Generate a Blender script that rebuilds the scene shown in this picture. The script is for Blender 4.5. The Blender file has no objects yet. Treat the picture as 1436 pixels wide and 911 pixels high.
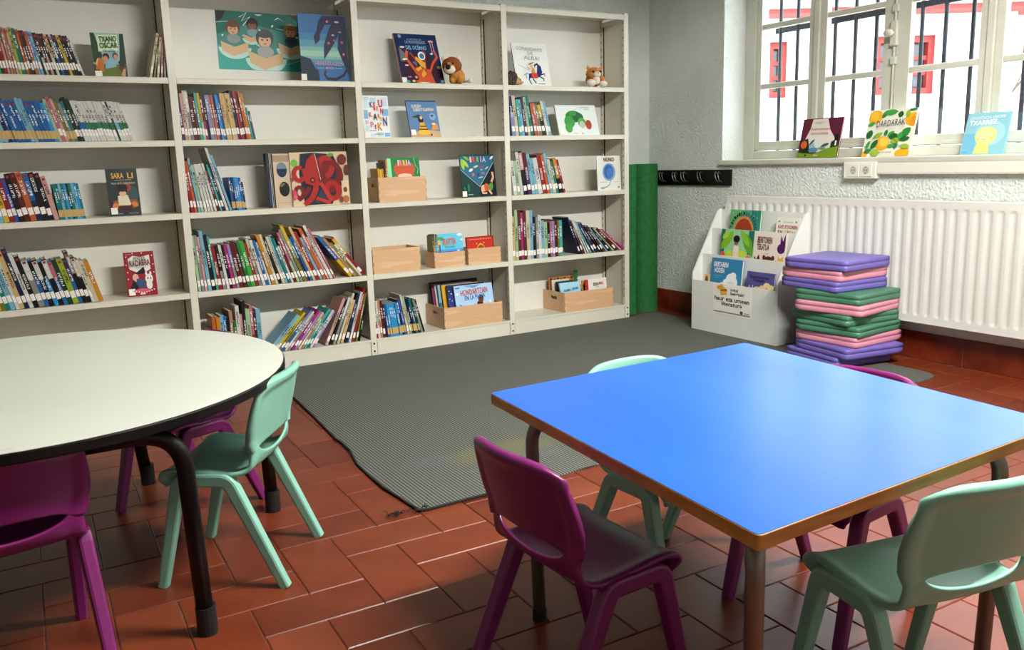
import bpy, bmesh, math, random
from math import sin, cos, pi, radians, sqrt, atan2, hypot
from mathutils import Vector, Matrix
random.seed(7)
COL = bpy.context.scene.collection
SC = bpy.context.scene

# ------------------------------------------------------------------ camera, world, exposure
PITCH, ROLL, YAW = radians(10.909), radians(-1.7188), radians(30.6895)
CP = Vector((-3.8646, -4.8503, 1.1583)); FPX = 1194.75
def cam_basis():
    F = Vector((sin(YAW)*cos(PITCH), cos(YAW)*cos(PITCH), -sin(PITCH)))
    R = Vector((cos(YAW), -sin(YAW), 0)); U = R.cross(F)
    c, s = cos(ROLL), sin(ROLL)
    return c*R + s*U, -s*R + c*U, F
CR, CU, CF = cam_basis()
cam_d = bpy.data.cameras.new('camera'); cam = bpy.data.objects.new('camera', cam_d); COL.objects.link(cam)
m = Matrix((CR, CU, -CF)).transposed().to_4x4(); m.translation = CP
cam.matrix_world = m
cam_d.sensor_fit = 'HORIZONTAL'; cam_d.sensor_width = 36; cam_d.lens = FPX/1436*36
cam_d.clip_start = 0.05
SC.camera = cam
world = bpy.data.worlds.new('overcast_sky'); SC.world = world; world.use_nodes = True
bg = world.node_tree.nodes['Background']
bg.inputs[0].default_value = (0.86, 0.93, 1.0, 1); bg.inputs[1].default_value = 11.0
SC.view_settings.view_transform = 'Standard'; SC.view_settings.look = 'None'
SC.view_settings.gamma = 1; SC.view_settings.use_curve_mapping = False
SC.view_settings.exposure = 0.0
LAMP_STRENGTH = 90.0

# pixel helpers (1436 x 911): a pixel gives a ray; the distance comes from the plane it meets
def ray(px, py): return CF + CR*((px-718)/FPX) - CU*((py-455.5)/FPX)
def atz(px, py, z): d = ray(px, py); return CP + d*((z-CP.z)/d.z)
def aty(px, py, y): d = ray(px, py); return CP + d*((y-CP.y)/d.y)
def atx(px, py, x): d = ray(px, py); return CP + d*((x-CP.x)/d.x)
def pj(p): d = Vector(p)-CP; w = d.dot(CF); return 718+FPX*d.dot(CR)/w, 455.5-FPX*d.dot(CU)/w
def solve_x(px, y, z):
    A = Vector((0, y, z))-CP; k = (px-718)/FPX
    return (k*A.dot(CF)-A.dot(CR))/(CR.x-k*CF.x)
def solve_y(px, x, z):
    A = Vector((x, 0, z))-CP; k = (px-718)/FPX
    return (k*A.dot(CF)-A.dot(CR))/(CR.y-k*CF.y)

# ------------------------------------------------------------------ materials
def lin(c): return c/12.92 if c <= .04045 else ((c+.055)/1.055)**2.4
def hx(h):
    h = h.lstrip('#'); return tuple(lin(int(h[i:i+2], 16)/255) for i in (0, 2, 4))
_M = {}
def pbsdf(name):
    mt = bpy.data.materials.new(name); mt.use_nodes = True
    return mt, mt.node_tree.nodes, mt.node_tree.links, mt.node_tree.nodes['Principled BSDF']
def flat(hexc, rough=.55, metal=0, spec=.5):
    k = (hexc, rough, metal, spec)
    if k not in _M:
        mt, n, l, b = pbsdf('plain_'+hexc.strip('#'))
        b.inputs['Base Color'].default_value = (*hx(hexc), 1); b.inputs['Roughness'].default_value = rough
        b.inputs['Metallic'].default_value = metal; b.inputs['Specular IOR Level'].default_value = spec
        _M[k] = mt
    return _M[k]
def noisy(name, c1, c2, scale=8, rough=.6, bump=0, bscale=None, stretch=(1,1,1), spec=.5, detail=4, coat=0, lo=.35, hi=.65):
    """two tones mixed by noise + noise bump, object coordinates"""
    if name in _M: return _M[name]
    mt, n, l, b = pbsdf(name)
    tc = n.new('ShaderNodeTexCoord'); mp = n.new('ShaderNodeMapping'); mp.inputs['Scale'].default_value = stretch
    l.new(tc.outputs['Object'], mp.inputs[0])
    nz = n.new('ShaderNodeTexNoise'); nz.inputs['Scale'].default_value = scale; nz.inputs['Detail'].default_value = detail
    l.new(mp.outputs[0], nz.inputs['Vector'])
    rp = n.new('ShaderNodeValToRGB'); rp.color_ramp.elements[0].position = lo; rp.color_ramp.elements[1].position = hi
    rp.color_ramp.elements[0].color = (*hx(c1), 1); rp.color_ramp.elements[1].color = (*hx(c2), 1)
    l.new(nz.outputs[0], rp.inputs[0]); l.new(rp.outputs[0], b.inputs['Base Color'])
    b.inputs['Roughness'].default_value = rough; b.inputs['Specular IOR Level'].default_value = spec
    b.inputs['Coat Weight'].default_value = coat
    if bump:
        n2 = n.new('ShaderNodeTexNoise'); n2.inputs['Scale'].default_value = bscale or scale*6; n2.inputs['Detail'].default_value = 3
        l.new(mp.outputs[0], n2.inputs['Vector'])
        bp = n.new('ShaderNodeBump'); bp.inputs['Strength'].default_value = bump; bp.inputs['Distance'].default_value = .012 if name == 'stucco_wall' else .004
        l.new(n2.outputs[0], bp.inputs['Height']); l.new(bp.outputs[0], b.inputs['Normal'])
    _M[name] = mt; return mt
def glass_mat():
    mt = bpy.data.materials.new('window_glass'); mt.use_nodes = True; n, l = mt.node_tree.nodes, mt.node_tree.links
    n.remove(n['Principled BSDF']); o = n['Material Output']
    tr = n.new('ShaderNodeBsdfTransparent'); gl = n.new('ShaderNodeBsdfGlossy'); gl.inputs['Roughness'].default_value = .02
    tr.inputs[0].default_value = (.96, .98, .98, 1)
    mx = n.new('ShaderNodeMixShader'); mx.inputs[0].default_value = .05
    l.new(tr.outputs[0], mx.inputs[1]); l.new(gl.outputs[0], mx.inputs[2]); l.new(mx.outputs[0], o.inputs[0]); return mt
def emit_mat(name, col, s):
    mt = bpy.data.materials.new(name); mt.use_nodes = True; n, l = mt.node_tree.nodes, mt.node_tree.links
    n.remove(n['Principled BSDF']); e = n.new('ShaderNodeEmission'); e.inputs[0].default_value = (*col, 1); e.inputs[1].default_value = s
    l.new(e.outputs[0], n['Material Output'].inputs[0]); return mt
def book_mat():
    """cover colour from the object's own colour; one accent band and small spine lettering"""
    mt, n, l, b = pbsdf('book_cover'); b.inputs['Roughness'].default_value = .42; b.inputs['Specular IOR Level'].default_value = .25
    oi = n.new('ShaderNodeObjectInfo'); tc = n.new('ShaderNodeTexCoord'); sp = n.new('ShaderNodeSeparateXYZ')
    l.new(tc.outputs['Generated'], sp.inputs[0])
    def att(name, out):
        a = n.new('ShaderNodeAttribute'); a.attribute_type = 'OBJECT'; a.attribute_name = name; return a.outputs[out]
    def mth(op, a, bb):
        x = n.new('ShaderNodeMath'); x.operation = op
        for i, v in enumerate((a, bb)):
            if isinstance(v, (int, float)): x.inputs[i].default_value = v
            else: l.new(v, x.inputs[i])
        return x.outputs[0]
    X, Y, Z = sp.outputs
    band = mth('MULTIPLY', mth('GREATER_THAN', Z, att('band_low', 'Fac')), mth('LESS_THAN', Z, att('band_high', 'Fac')))
    m1 = n.new('ShaderNodeMix'); m1.data_type = 'RGBA'
    l.new(band, m1.inputs[0]); l.new(oi.outputs['Color'], m1.inputs[6]); l.new(att('accent', 'Color'), m1.inputs[7])
    # lettering on the spine
    mp = n.new('ShaderNodeMapping'); l.new(tc.outputs['Object'], mp.inputs[0]); mp.inputs['Scale'].default_value = (120, 10, 300)
    l.new(oi.outputs['Random'], mp.inputs['Location'])
    nz = n.new('ShaderNodeTexNoise'); nz.inputs['Scale'].default_value = 1.0; nz.inputs['Detail'].default_value = 0; l.new(mp.outputs[0], nz.inputs['Vector'])
    rng = n.new('ShaderNodeMath'); rng.operation = 'MULTIPLY'; l.new(oi.outputs['Random'], rng.inputs[0]); rng.inputs[1].default_value = .3
    zl = mth('ADD', rng.outputs[0], .33); zh = mth('ADD', rng.outputs[0], .62)
    mk = mth('MULTIPLY', mth('GREATER_THAN', Z, zl), mth('LESS_THAN', Z, zh))
    mk = mth('MULTIPLY', mk, mth('LESS_THAN', mth('ABSOLUTE', mth('SUBTRACT', X, .5), 0), .27))
    mk = mth('MULTIPLY', mk, mth('LESS_THAN', Y, .02))
    mk = mth('MULTIPLY', mk, mth('GREATER_THAN', nz.outputs[0], .5))
    m2 = n.new('ShaderNodeMix'); m2.data_type = 'RGBA'; l.new(mk, m2.inputs[0]); l.new(m1.outputs[2], m2.inputs[6]); l.new(att('ink', 'Color'), m2.inputs[7])
    l.new(m2.outputs[2], b.inputs['Base Color']); return mt

M = dict(
    wall=noisy('stucco_wall', '#cdd4cd', '#d9dfd9', 3, .85, 1.0, 70, detail=2),
    cream=noisy('cream_enamel', '#d0cdbb', '#d7d4c3', 2, .38),
    panel=noisy('pale_back_panel', '#dbdbd0', '#e2e2d8', 2, .5),
    slot=flat('#191816', .8), black=flat('#030303', .4, 0, .3), rubber=flat('#08080a', .6),
    tile=noisy('terracotta_tile', '#652811', '#723218', 7, .34, .08, 60), tile2=noisy('terracotta_tile_dark', '#5a220e', '#682c15', 6, .35, .08, 60),
    tile3=noisy('terracotta_tile_pale', '#6e3018', '#7a3a20', 6, .35, .08, 60),
    grout=noisy('grout', '#5e3020', '#9a7c66', 16, .9, lo=.5, hi=.75),
    skirt=noisy('skirting_tile', '#5c2112', '#7a2f18', 5, .25, .05, 40),
    rug=None, blue=noisy('blue_laminate', '#1c56bb', '#245fc6', 1.4, .29, .03, 30, stretch=(3, 1, 1), spec=.42),
    edge=noisy('beech_edge', '#a0662a', '#bf873f', 9, .45, stretch=(1, 1, 6)),
    white_top=noisy('white_laminate', '#d3d9cb', '#dae0d2', 1.5, .32),
    pine=None, steel=flat('#7d766c', .42, .75), purple=noisy('purple_plastic', '#6c1659', '#741a60', 3, .36, .05, 500),
    mint=noisy('mint_plastic', '#7db6a0', '#83bba6', 3, .38, .05, 500),
    radiator=noisy('radiator_enamel', '#d6d7cf', '#dedfd7', 2, .34), white=flat('#dcdfd9', .42),
    paper=flat('#e9e6dc', .7), label=noisy('spine_label_paper', '#d9d2c8', '#f0ece4', 160, .6), pages=flat('#ddd3bd', .85),
    greenmat=noisy('green_felt', '#0f5a22', '#17692b', 30, .8, .3, 200), winwood=noisy('painted_window_wood', '#bcbdac', '#c8c9ba', 4, .45, .12, 40),
    iron=flat('#1c1f2b', .5, .3), extwall=noisy('lime_render', '#e2e2de', '#ececea', 2, .9), red=flat('#8a1c14', .5),
    cover=book_mat(), glass=glass_mat(), ceil=flat('#d9d8d0', .9), plast=flat('#dddccf', .4))
def pine_mat():
    mt, n, l, b = pbsdf('pine_wood'); tc = n.new('ShaderNodeTexCoord'); mp = n.new('ShaderNodeMapping')
    mp.inputs['Scale'].default_value = (.5, 5, 7); l.new(tc.outputs['Object'], mp.inputs[0])
    oi = n.new('ShaderNodeObjectInfo'); l.new(oi.outputs['Random'], mp.inputs['Location'])
    nz = n.new('ShaderNodeTexNoise'); nz.inputs['Scale'].default_value = 3; nz.inputs['Detail'].default_value = 3; l.new(mp.outputs[0], nz.inputs['Vector'])
    mu = n.new('ShaderNodeMath'); mu.operation = 'MULTIPLY'; mu.inputs[1].default_value = 26; l.new(nz.outputs[0], mu.inputs[0])
    sn = n.new('ShaderNodeMath'); sn.operation = 'SINE'; l.new(mu.outputs[0], sn.inputs[0])
    rp = n.new('ShaderNodeValToRGB'); rp.color_ramp.elements[0].color = (*hx('#d0a67c'), 1); rp.color_ramp.elements[1].color = (*hx('#d9b48c'), 1)
    l.new(sn.outputs[0], rp.inputs[0]); l.new(rp.outputs[0], b.inputs['Base Color']); b.inputs['Roughness'].default_value = .55; return mt
M['pine'] = pine_mat()
def rug_mat():
    mt, n, l, b = pbsdf('woven_rug'); tc = n.new('ShaderNodeTexCoord')
    def wave(d, s):
        w = n.new('ShaderNodeTexWave'); w.bands_direction = d; w.inputs['Scale'].default_value = s; w.inputs['Distortion'].default_value = .4
        w.inputs['Detail'].default_value = 1; l.new(tc.outputs['Object'], w.inputs['Vector']); return w.outputs['Fac']
    wx, wy = wave('X', 24), wave('Y', 36)
    mn = n.new('ShaderNodeMath'); mn.operation = 'MULTIPLY'; l.new(wx, mn.inputs[0]); l.new(wy, mn.inputs[1])
    rp = n.new('ShaderNodeValToRGB'); rp.color_ramp.elements[0].color = (*hx('#20231d'), 1); rp.color_ramp.elements[1].color = (*hx('#7d8076'), 1)
    rp.color_ramp.elements[1].position = .55
    l.new(mn.outputs[0], rp.inputs[0])
    # spilled paint stains: soft patches with their own shape (yellow, blue) near the front edge
    last = rp.outputs[0]
    for (cx, cy, sx, sy, col, amt) in ((-2.22, -1.98, .30, .13, '#6f6d38', .4), (-2.55, -1.93, .14, .07, '#566070', .3), (-2.2, -2.12, .34, .035, '#5c6076', .3), (-1.72, -2.0, .12, .18, '#5e5e6c', .25)):
        mp = n.new('ShaderNodeMapping'); mp.vector_type = 'TEXTURE'; mp.inputs['Location'].default_value = (cx, cy, 0); mp.inputs['Scale'].default_value = (sx, sy, 1)
        l.new(tc.outputs['Object'], mp.inputs[0]); g = n.new('ShaderNodeTexGradient'); g.gradient_type = 'SPHERICAL'; l.new(mp.outputs[0], g.inputs[0])
        nz = n.new('ShaderNodeTexNoise'); nz.inputs['Scale'].default_value = 9; l.new(tc.outputs['Object'], nz.inputs['Vector'])
        a = n.new('ShaderNodeMath'); a.operation = 'MULTIPLY'; l.new(g.outputs['Fac'], a.inputs[0]); l.new(nz.outputs[0], a.inputs[1])
        a2 = n.new('ShaderNodeMath'); a2.operation = 'MULTIPLY'; a2.use_clamp = True; a2.inputs[1].default_value = amt*4; l.new(a.outputs[0], a2.inputs[0])
        a3 = n.new('ShaderNodeMath'); a3.operation = 'MINIMUM'; a3.inputs[1].default_value = amt; l.new(a2.outputs[0], a3.inputs[0])
        mx = n.new('ShaderNodeMix'); mx.data_type = 'RGBA'; l.new(a3.outputs[0], mx.inputs[0]); l.new(last, mx.inputs[6]); mx.inputs[7].default_value = (*hx(col), 1); last = mx.outputs[2]
    l.new(last, b.inputs['Base Color']); b.inputs['Roughness'].default_value = .9
    bp = n.new('ShaderNodeBump'); bp.inputs['Strength'].default_value = .7; bp.inputs['Distance'].default_value = .003
    l.new(mn.outputs[0], bp.inputs['Height']); l.new(bp.outputs[0], b.inputs['Normal']); return mt
M['rug'] = rug_mat()

# ------------------------------------------------------------------ mesh building helpers
class MB:
    def __init__(s): s.v = []; s.f = []; s.m = []; s.cur = 0
    def add(s, vs, fs):
        o = len(s.v); s.v += [tuple(p) for p in vs]; s.f += [tuple(i+o for i in f) for f in fs]; s.m += [s.cur]*len(fs); return s
    def box(s, x0, x1, y0, y1, z0, z1):
        return s.add([(x0,y0,z0),(x1,y0,z0),(x1,y1,z0),(x0,y1,z0),(x0,y0,z1),(x1,y0,z1),(x1,y1,z1),(x0,y1,z1)],
                     [(0,3,2,1),(4,5,6,7),(0,1,5,4),(1,2,6,5),(2,3,7,6),(3,0,4,7)])
    def prism(s, pts, z0, z1):
        n = len(pts); return s.add([(x,y,z0) for x,y in pts]+[(x,y,z1) for x,y in pts],
            [tuple(reversed(range(n))), tuple(range(n,2*n))]+[(i,(i+1)%n,n+(i+1)%n,n+i) for i in range(n)])
    def prism_axis(s, pts, a0, a1, ax):
        """polygon in the two other axes, extruded along ax ('x': pts are (y,z); 'y': pts are (x,z))"""
        o = len(s.v); s.prism(pts, a0, a1)
        for i in range(o, len(s.v)):
            p, q, a = s.v[i]; s.v[i] = (a, p, q) if ax == 'x' else (p, a, q)
        return s
    def tube(s, path, r, n=10, caps=True, radii=None):
        path = [Vector(p) for p in path]; rings = []
        up = Vector((0,0,1)); nrm = None
        for i, p in enumerate(path):
            t = (path[min(i+1,len(path)-1)]-path[max(i-1,0)]).normalized()
            if nrm is None:
                a = up if abs(t.z) < .9 else Vector((1,0,0)); nrm = (a-t*a.dot(t)).normalized()
            else: nrm = (nrm-t*nrm.dot(t)).normalized()
            b = t.cross(nrm); rr = radii[i] if radii else r
            rings.append([p+(nrm*cos(2*pi*k/n)+b*sin(2*pi*k/n))*rr for k in range(n)])
        vs = [v for rg in rings for v in rg]; fs = []
        for i in range(len(rings)-1):
            for k in range(n): fs.append((i*n+k, i*n+(k+1)%n, (i+1)*n+(k+1)%n, (i+1)*n+k))
        if caps: fs += [tuple(reversed(range(n))), tuple(range((len(rings)-1)*n, len(rings)*n))]
        return s.add(vs, fs)
    def sweep(s, path, secs, up):
        """rounded-rectangle sections (half a along 'up x t', half b along up) swept on a path"""
        path = [Vector(p) for p in path]; rings = []; up = Vector(up)
        for i, p in enumerate(path):
            t = (path[min(i+1,len(path)-1)]-path[max(i-1,0)]).normalized()
            side = t.cross(up).normalized(); u2 = side.cross(t).normalized(); a, b = secs[i]; c = min(a, b)*.45
            rg = []
            for sx, sy, a0 in ((1,1,0),(-1,1,90),(-1,-1,180),(1,-1,270)):
                for dk in (0, 45, 90):
                    an = radians(a0+dk); rg.append(p+side*(sx*(a-c)+c*cos(an))+u2*(sy*(b-c)+c*sin(an)))
            rings.append(rg)
        n = 12; vs = [v for rg in rings for v in rg]; fs = []
        for i in range(len(rings)-1):
            for k in range(n): fs.append((i*n+k, i*n+(k+1)%n, (i+1)*n+(k+1)%n, (i+1)*n+k))
        fs += [tuple(reversed(range(n))), tuple(range((len(rings)-1)*n, len(rings)*n))]
        return s.add(vs, fs)
    def ball(s, c, r, seg=14, rings=9, jitter=0):
        rx, ry, rz = r if isinstance(r, (tuple, list)) else (r, r, r); vs = []; fs = []
        for j in range(rings+1):
            th = pi*j/rings
            for k in range(seg):
                ph = 2*pi*k/seg; q = 1+random.uniform(-jitter, jitter)
                vs.append((c[0]+rx*q*sin(th)*cos(ph), c[1]+ry*q*sin(th)*sin(ph), c[2]+rz*q*cos(th)))
        for j in range(rings):
            for k in range(seg): fs.append((j*seg+k, (j+1)*seg+k, (j+1)*seg+(k+1)%seg, j*seg+(k+1)%seg))
        return s.add(vs, fs)
    def build(s, name, mats, parent=None, smooth=False, bevel=0, segs=2, weld=False):
        me = bpy.data.meshes.new(name); me.from_pydata(s.v, [], s.f)
        mats = mats if isinstance(mats, (list, tuple)) else [mats]
        for mt in mats: me.materials.append(mt)
        if len(mats) > 1: me.polygons.foreach_set('material_index', s.m)
        bm = bmesh.new(); bm.from_mesh(me)
        if weld: bmesh.ops.remove_doubles(bm, verts=bm.verts, dist=1e-5)
        bmesh.ops.recalc_face_normals(bm, faces=bm.faces); bm.to_mesh(me); bm.free()
        if smooth: me.polygons.foreach_set('use_smooth', [True]*len(me.polygons))
        o = bpy.data.objects.new(name, me); COL.objects.link(o); o.parent = parent
        if bevel:
            b = o.modifiers.new('bevel', 'BEVEL'); b.width = bevel; b.segments = segs; b.limit_method = 'ANGLE'; b.angle_limit = radians(40)
        return o
def empty(name, loc=(0,0,0), rz=0, label=None, cat=None, group=None, kind=None):
    o = bpy.data.objects.new(name, None); COL.objects.link(o); o.location = loc; o.rotation_euler = (0, 0, rz); o.empty_display_size = .05
    return tag(o, label, cat, group, kind)
def tag(o, label=None, cat=None, group=None, kind=None):
    if label: o['label'] = label
    if cat: o['category'] = cat
    if group: o['group'] = group
    if kind: o['kind'] = kind
    return o
def copy_tree(o, parent=None):
    c = o.copy(); COL.objects.link(c); c.parent = parent
    for ch in o.children: copy_tree(ch, c)
    return c
def bx(name, mt, parent, *d, bevel=0, segs=2): return MB().box(*d).build(name, mt, parent, bevel=bevel, segs=segs)
def smoothpath(pts, r, n=6):
    """polyline with rounded corners"""
    pts = [Vector(p) for p in pts]; out = [pts[0]]
    for i in range(1, len(pts)-1):
        a, b, c = pts[i-1], pts[i], pts[i+1]; d1 = (a-b); d2 = (c-b); q = min(r, d1.length*.49, d2.length*.49)
        p0 = b+d1.normalized()*q; p1 = b+d2.normalized()*q
        for k in range(n+1):
            t = k/n; out.append(p0*(1-t)**2+b*2*t*(1-t)+p1*t*t)
    out.append(pts[-1]); return out

# text -> mesh, cached, fitted into a box
_T = {}
def text_mesh(s, bold):
    if (s, bold) not in _T:
        cu = bpy.data.curves.new('lettering', 'FONT'); cu.body = s; cu.size = 1; cu.offset = bold; cu.resolution_u = 2
        ob = bpy.data.objects.new('lettering', cu); COL.objects.link(ob)
        me = bpy.data.meshes.new_from_object(ob)
        vs = [tuple(v.co[:2]) for v in me.vertices]; fs = [tuple(p.vertices) for p in me.polygons]
        bpy.data.objects.remove(ob); bpy.data.curves.remove(cu); bpy.data.meshes.remove(me)
        x0 = min(v[0] for v in vs); x1 = max(v[0] for v in vs); y0 = min(v[1] for v in vs); y1 = max(v[1] for v in vs)
        _T[(s, bold)] = ([((x-x0)/(x1-x0), (y-y0)/(y1-y0)) for x, y in vs], fs)
    return _T[(s, bold)]
def ell(cx, cy, rx, ry, rot=0, n=18, a0=0, a1=360):
    c, s = cos(radians(rot)), sin(radians(rot)); out = []
    for k in range(n if a1-a0 >= 360 else n+1):
        t = radians(a0+(a1-a0)*k/n); x, y = rx*cos(t), ry*sin(t); out.append((cx+c*x-s*y, cy+s*x+c*y))
    return out
def leaf(cx, cy, L, W, rot):
    c, s = cos(radians(rot)), sin(radians(rot)); pts = [(-.5,0),(-.3,.35),(0,.5),(.3,.35),(.5,0),(.3,-.35),(0,-.5),(-.3,-.35)]
    return [(cx+c*L*x-s*W*y, cy+s*L*x+c*W*y) for x, y in pts]
def stroke(pts, w):
    pts = [Vector((p[0], p[1])) for p in pts]; L = []; Rr = []
    for i, p in enumerate(pts):
        t = (pts[min(i+1,len(pts)-1)]-pts[max(i-1,0)]).normalized(); q = Vector((-t.y, t.x))*w/2
        L.append(tuple(p+q)); Rr.append(tuple(p-q))
    return [[L[i], L[i+1], Rr[i+1], Rr[i]] for i in range(len(pts)-1)]
def R4(x0, y0, x1, y1): return [(x0,y0),(x1,y0),(x1,y1),(x0,y1)]
def art(parent, w, h, shapes, x0=None, y=0, name='cover_picture', z0=0, dstep=.00035):
    """flat printed shapes on the front (-y) face; coordinates 0..1 across and up.  ('t', text, x0,y0,x1,y1, colour[,bold[,rot]])"""
    if x0 is None: x0 = -w/2
    mb = MB(); mats = []; depth = y
    def put(poly, col):
        nonlocal depth
        if col not in mats: mats.append(col)
        mb.cur = mats.index(col); depth -= dstep
        pts = []
        for u, v in poly:
            u = min(max(u, .004), .996); v = min(max(v, .004), .996); pts.append((x0+u*w, depth, z0+v*h))
        mb.add(pts, [tuple(range(len(pts)))])
    letters = []
    for sh in shapes:
        if sh[0] == 't': letters.append(sh)
        elif sh[0] == 's':
            if len(sh) > 4 or True:
                d0 = depth
                for q in stroke(sh[1], sh[2]): depth = d0; put(q, sh[3])
        else: put(sh[1], sh[0])
    if mb.v:
        o = mb.build(name, [flat(c, .45, 0, .2) for c in mats], parent)
    depth -= dstep
    groups = {}
    for sh in letters: groups.setdefault(sh[6], []).append(sh)
    for col, lst in groups.items():
        mb = MB()
        for sh in lst:
            _, s, a, b, c, d, _c = sh[:7]; bold = sh[7] if len(sh) > 7 else .02; rot = radians(sh[8]) if len(sh) > 8 else 0
            vs, fs = text_mesh(s, bold); mx, my = (a+c)/2*w, (b+d)/2*h; out = []
            for u, v in vs:
                X, Y = (u-.5)*(c-a)*w, (v-.5)*(d-b)*h
                out.append((x0+mx+X*cos(rot)-Y*sin(rot), depth, z0+my+X*sin(rot)+Y*cos(rot)))
            mb.add(out, fs)
        mb.build('title_lettering', flat(col, .45, 0, .2), parent)

# ------------------------------------------------------------------ the room
XW, YB = .476, .3245            # right wall plane, back wall plane
RZ = 3.0                        # ceiling height
ROOM_L, ROOM_F = -7.2, -7.6
SILL = 1.118
WY0, WY1, WZ0, WZ1 = -.452, -2.78, 1.085, 2.46   # window opening in the right wall
WT = .42                        # wall thickness

# floor: grout bed, herringbone tiles
floor = bx('floor', M['grout'], None, ROOM_L, XW+WT, ROOM_F, YB+.2, -.08, -.004); floor['kind'] = 'structure'
U = .1605
def tile_mesh(horizontal):
    g = .0011; L, W = 2*U-2*g, U-2*g
    a, b = (L, W) if horizontal else (W, L)
    c = .003
    top = [(c,c),(a-c,c),(a-c,b-c),(c,b-c)]; mid = [(0,0),(a,0),(a,b),(0,b)]
    vs = [(x+g,y+g,-.012) for x,y in mid]+[(x+g,y+g,-.0022) for x,y in mid]+[(x+g,y+g,0) for x,y in top]
    fs = [(8,9,10,11)]+[(i,(i+1)%4,4+(i+1)%4,4+i) for i in range(4)]+[(4+i,4+(i+1)%4,8+(i+1)%4,8+i) for i in range(4)]
    return vs, fs
TILES = []; OX, OY = -3.09, -2.525; ROT = radians(-1.4)
cr, sr = cos(ROT), sin(ROT)
tile_me = {}
for hz in (0, 1):
    for k, mt in enumerate((M['tile'], M['tile2'], M['tile3'])):
        vs, fs = tile_mesh(hz); me = bpy.data.meshes.new('tile'); me.from_pydata(vs, [], fs); me.materials.append(mt); me.update(); tile_me[hz, k] = me
rest = MB(); near = []
for i in range(-30, 26):
    for j in range(-34, 20):
        d = (i+j) % 4
        if d == 0: hz, w, h = 1, 2, 1
        elif d == 2: hz, w, h = 0, 1, 2
        else: continue
        x, y = i*U, j*U
        wx, wy = OX+cr*x-sr*y, OY+sr*x+cr*y
        cx, cy = OX+cr*(x+w*U/2)-sr*(y+h*U/2), OY+sr*(x+w*U/2)+cr*(y+h*U/2)
        if not (ROOM_L+.2 < cx < XW+.12 and ROOM_F+.2 < cy < YB+.12): continue
        on_rug = (-2.35 < cx < .1 and -2.15 < cy < .0) or cy > -.15 and cx < .05
        q = pj((cx, cy, 0)); dep = (Vector((cx, cy, 0))-CP).dot(CF)
        vis = dep > .3 and -90 < q[0] < 1530 and q[1] < 1010 and not on_rug
        TILES.append((vis, dep, wx, wy, hz))
TILES.sort(key=lambda t: (not t[0], t[1]))
for n, (vis, dep, wx, wy, hz) in enumerate(TILES):
    if n < 300 and vis:
        o = bpy.data.objects.new('tile', tile_me[hz, random.choice((0,0,0,1,2))]); COL.objects.link(o); o.parent = floor
        o.location = (wx, wy, random.uniform(-.0006, 0)); o.rotation_euler = (0, 0, ROT)
    else:
        vs, fs = tile_mesh(hz); rest.add([(wx+cr*x-sr*y, wy+sr*x+cr*y, z) for x, y, z in vs], fs)
o = rest.build('tiles', M['tile'], floor); o['kind'] = 'stuff'

ceiling = bx('ceiling', M['ceil'], None, ROOM_L-.3, XW+WT, ROOM_F-.3, YB+.3, RZ, RZ+.2); ceiling['kind'] = 'structure'
wb = bx('wall_back', M['wall'], None, ROOM_L-.3, XW+WT, YB, YB+.3, -.08, RZ); wb['kind'] = 'structure'
wl = bx('wall_left', M['wall'], None, ROOM_L-.3, ROOM_L, ROOM_F, YB, -.08, RZ); wl['kind'] = 'structure'
wf = bx('wall_front', M['wall'], None, ROOM_L-.3, XW+WT, ROOM_F-.3, ROOM_F, -.08, RZ); wf['kind'] = 'structure'
mb = MB()
for y0, y1, z0, z1 in ((YB, WY0, -.08, RZ), (WY0, WY1, -.08, WZ0), (WY0, WY1, WZ1, RZ), (WY1, ROOM_F, -.08, RZ)):
    mb.box(XW, XW+WT, y1, y0, z0, z1)
wr = mb.build('wall_right', M['wall']); wr['kind'] = 'structure'

# skirting of glazed tiles
def skirting(name, pts, axis):
    e = empty(name, kind='structure'); return e
sk = empty('baseboard_right', kind='structure')
TL = .333; y = .065+TL
while y > -3.2:
    a = min(y, YB-.012); b = y-TL
    if a-b > .04: MB().box(XW-.011, XW, b+.0016, a-.0016, 0, .152).build('tile', M['skirt'], sk, bevel=.002)
    y = b
g = bx('grout_bed', M['grout'], sk, XW-.009, XW, -3.2, YB, 0, .1535)
sk2 = empty('baseboard_back', kind='structure'); x = XW-.012
while x > .05:
    MB().box(max(x-TL, .03)+.0016, x-.0016, YB-.011, YB, 0, .152).build('tile', M['skirt'], sk2, bevel=.002); x -= TL
bx('grout_bed', M['grout'], sk2, .03, XW-.012, YB-.009, YB, 0, .1535)

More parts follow.
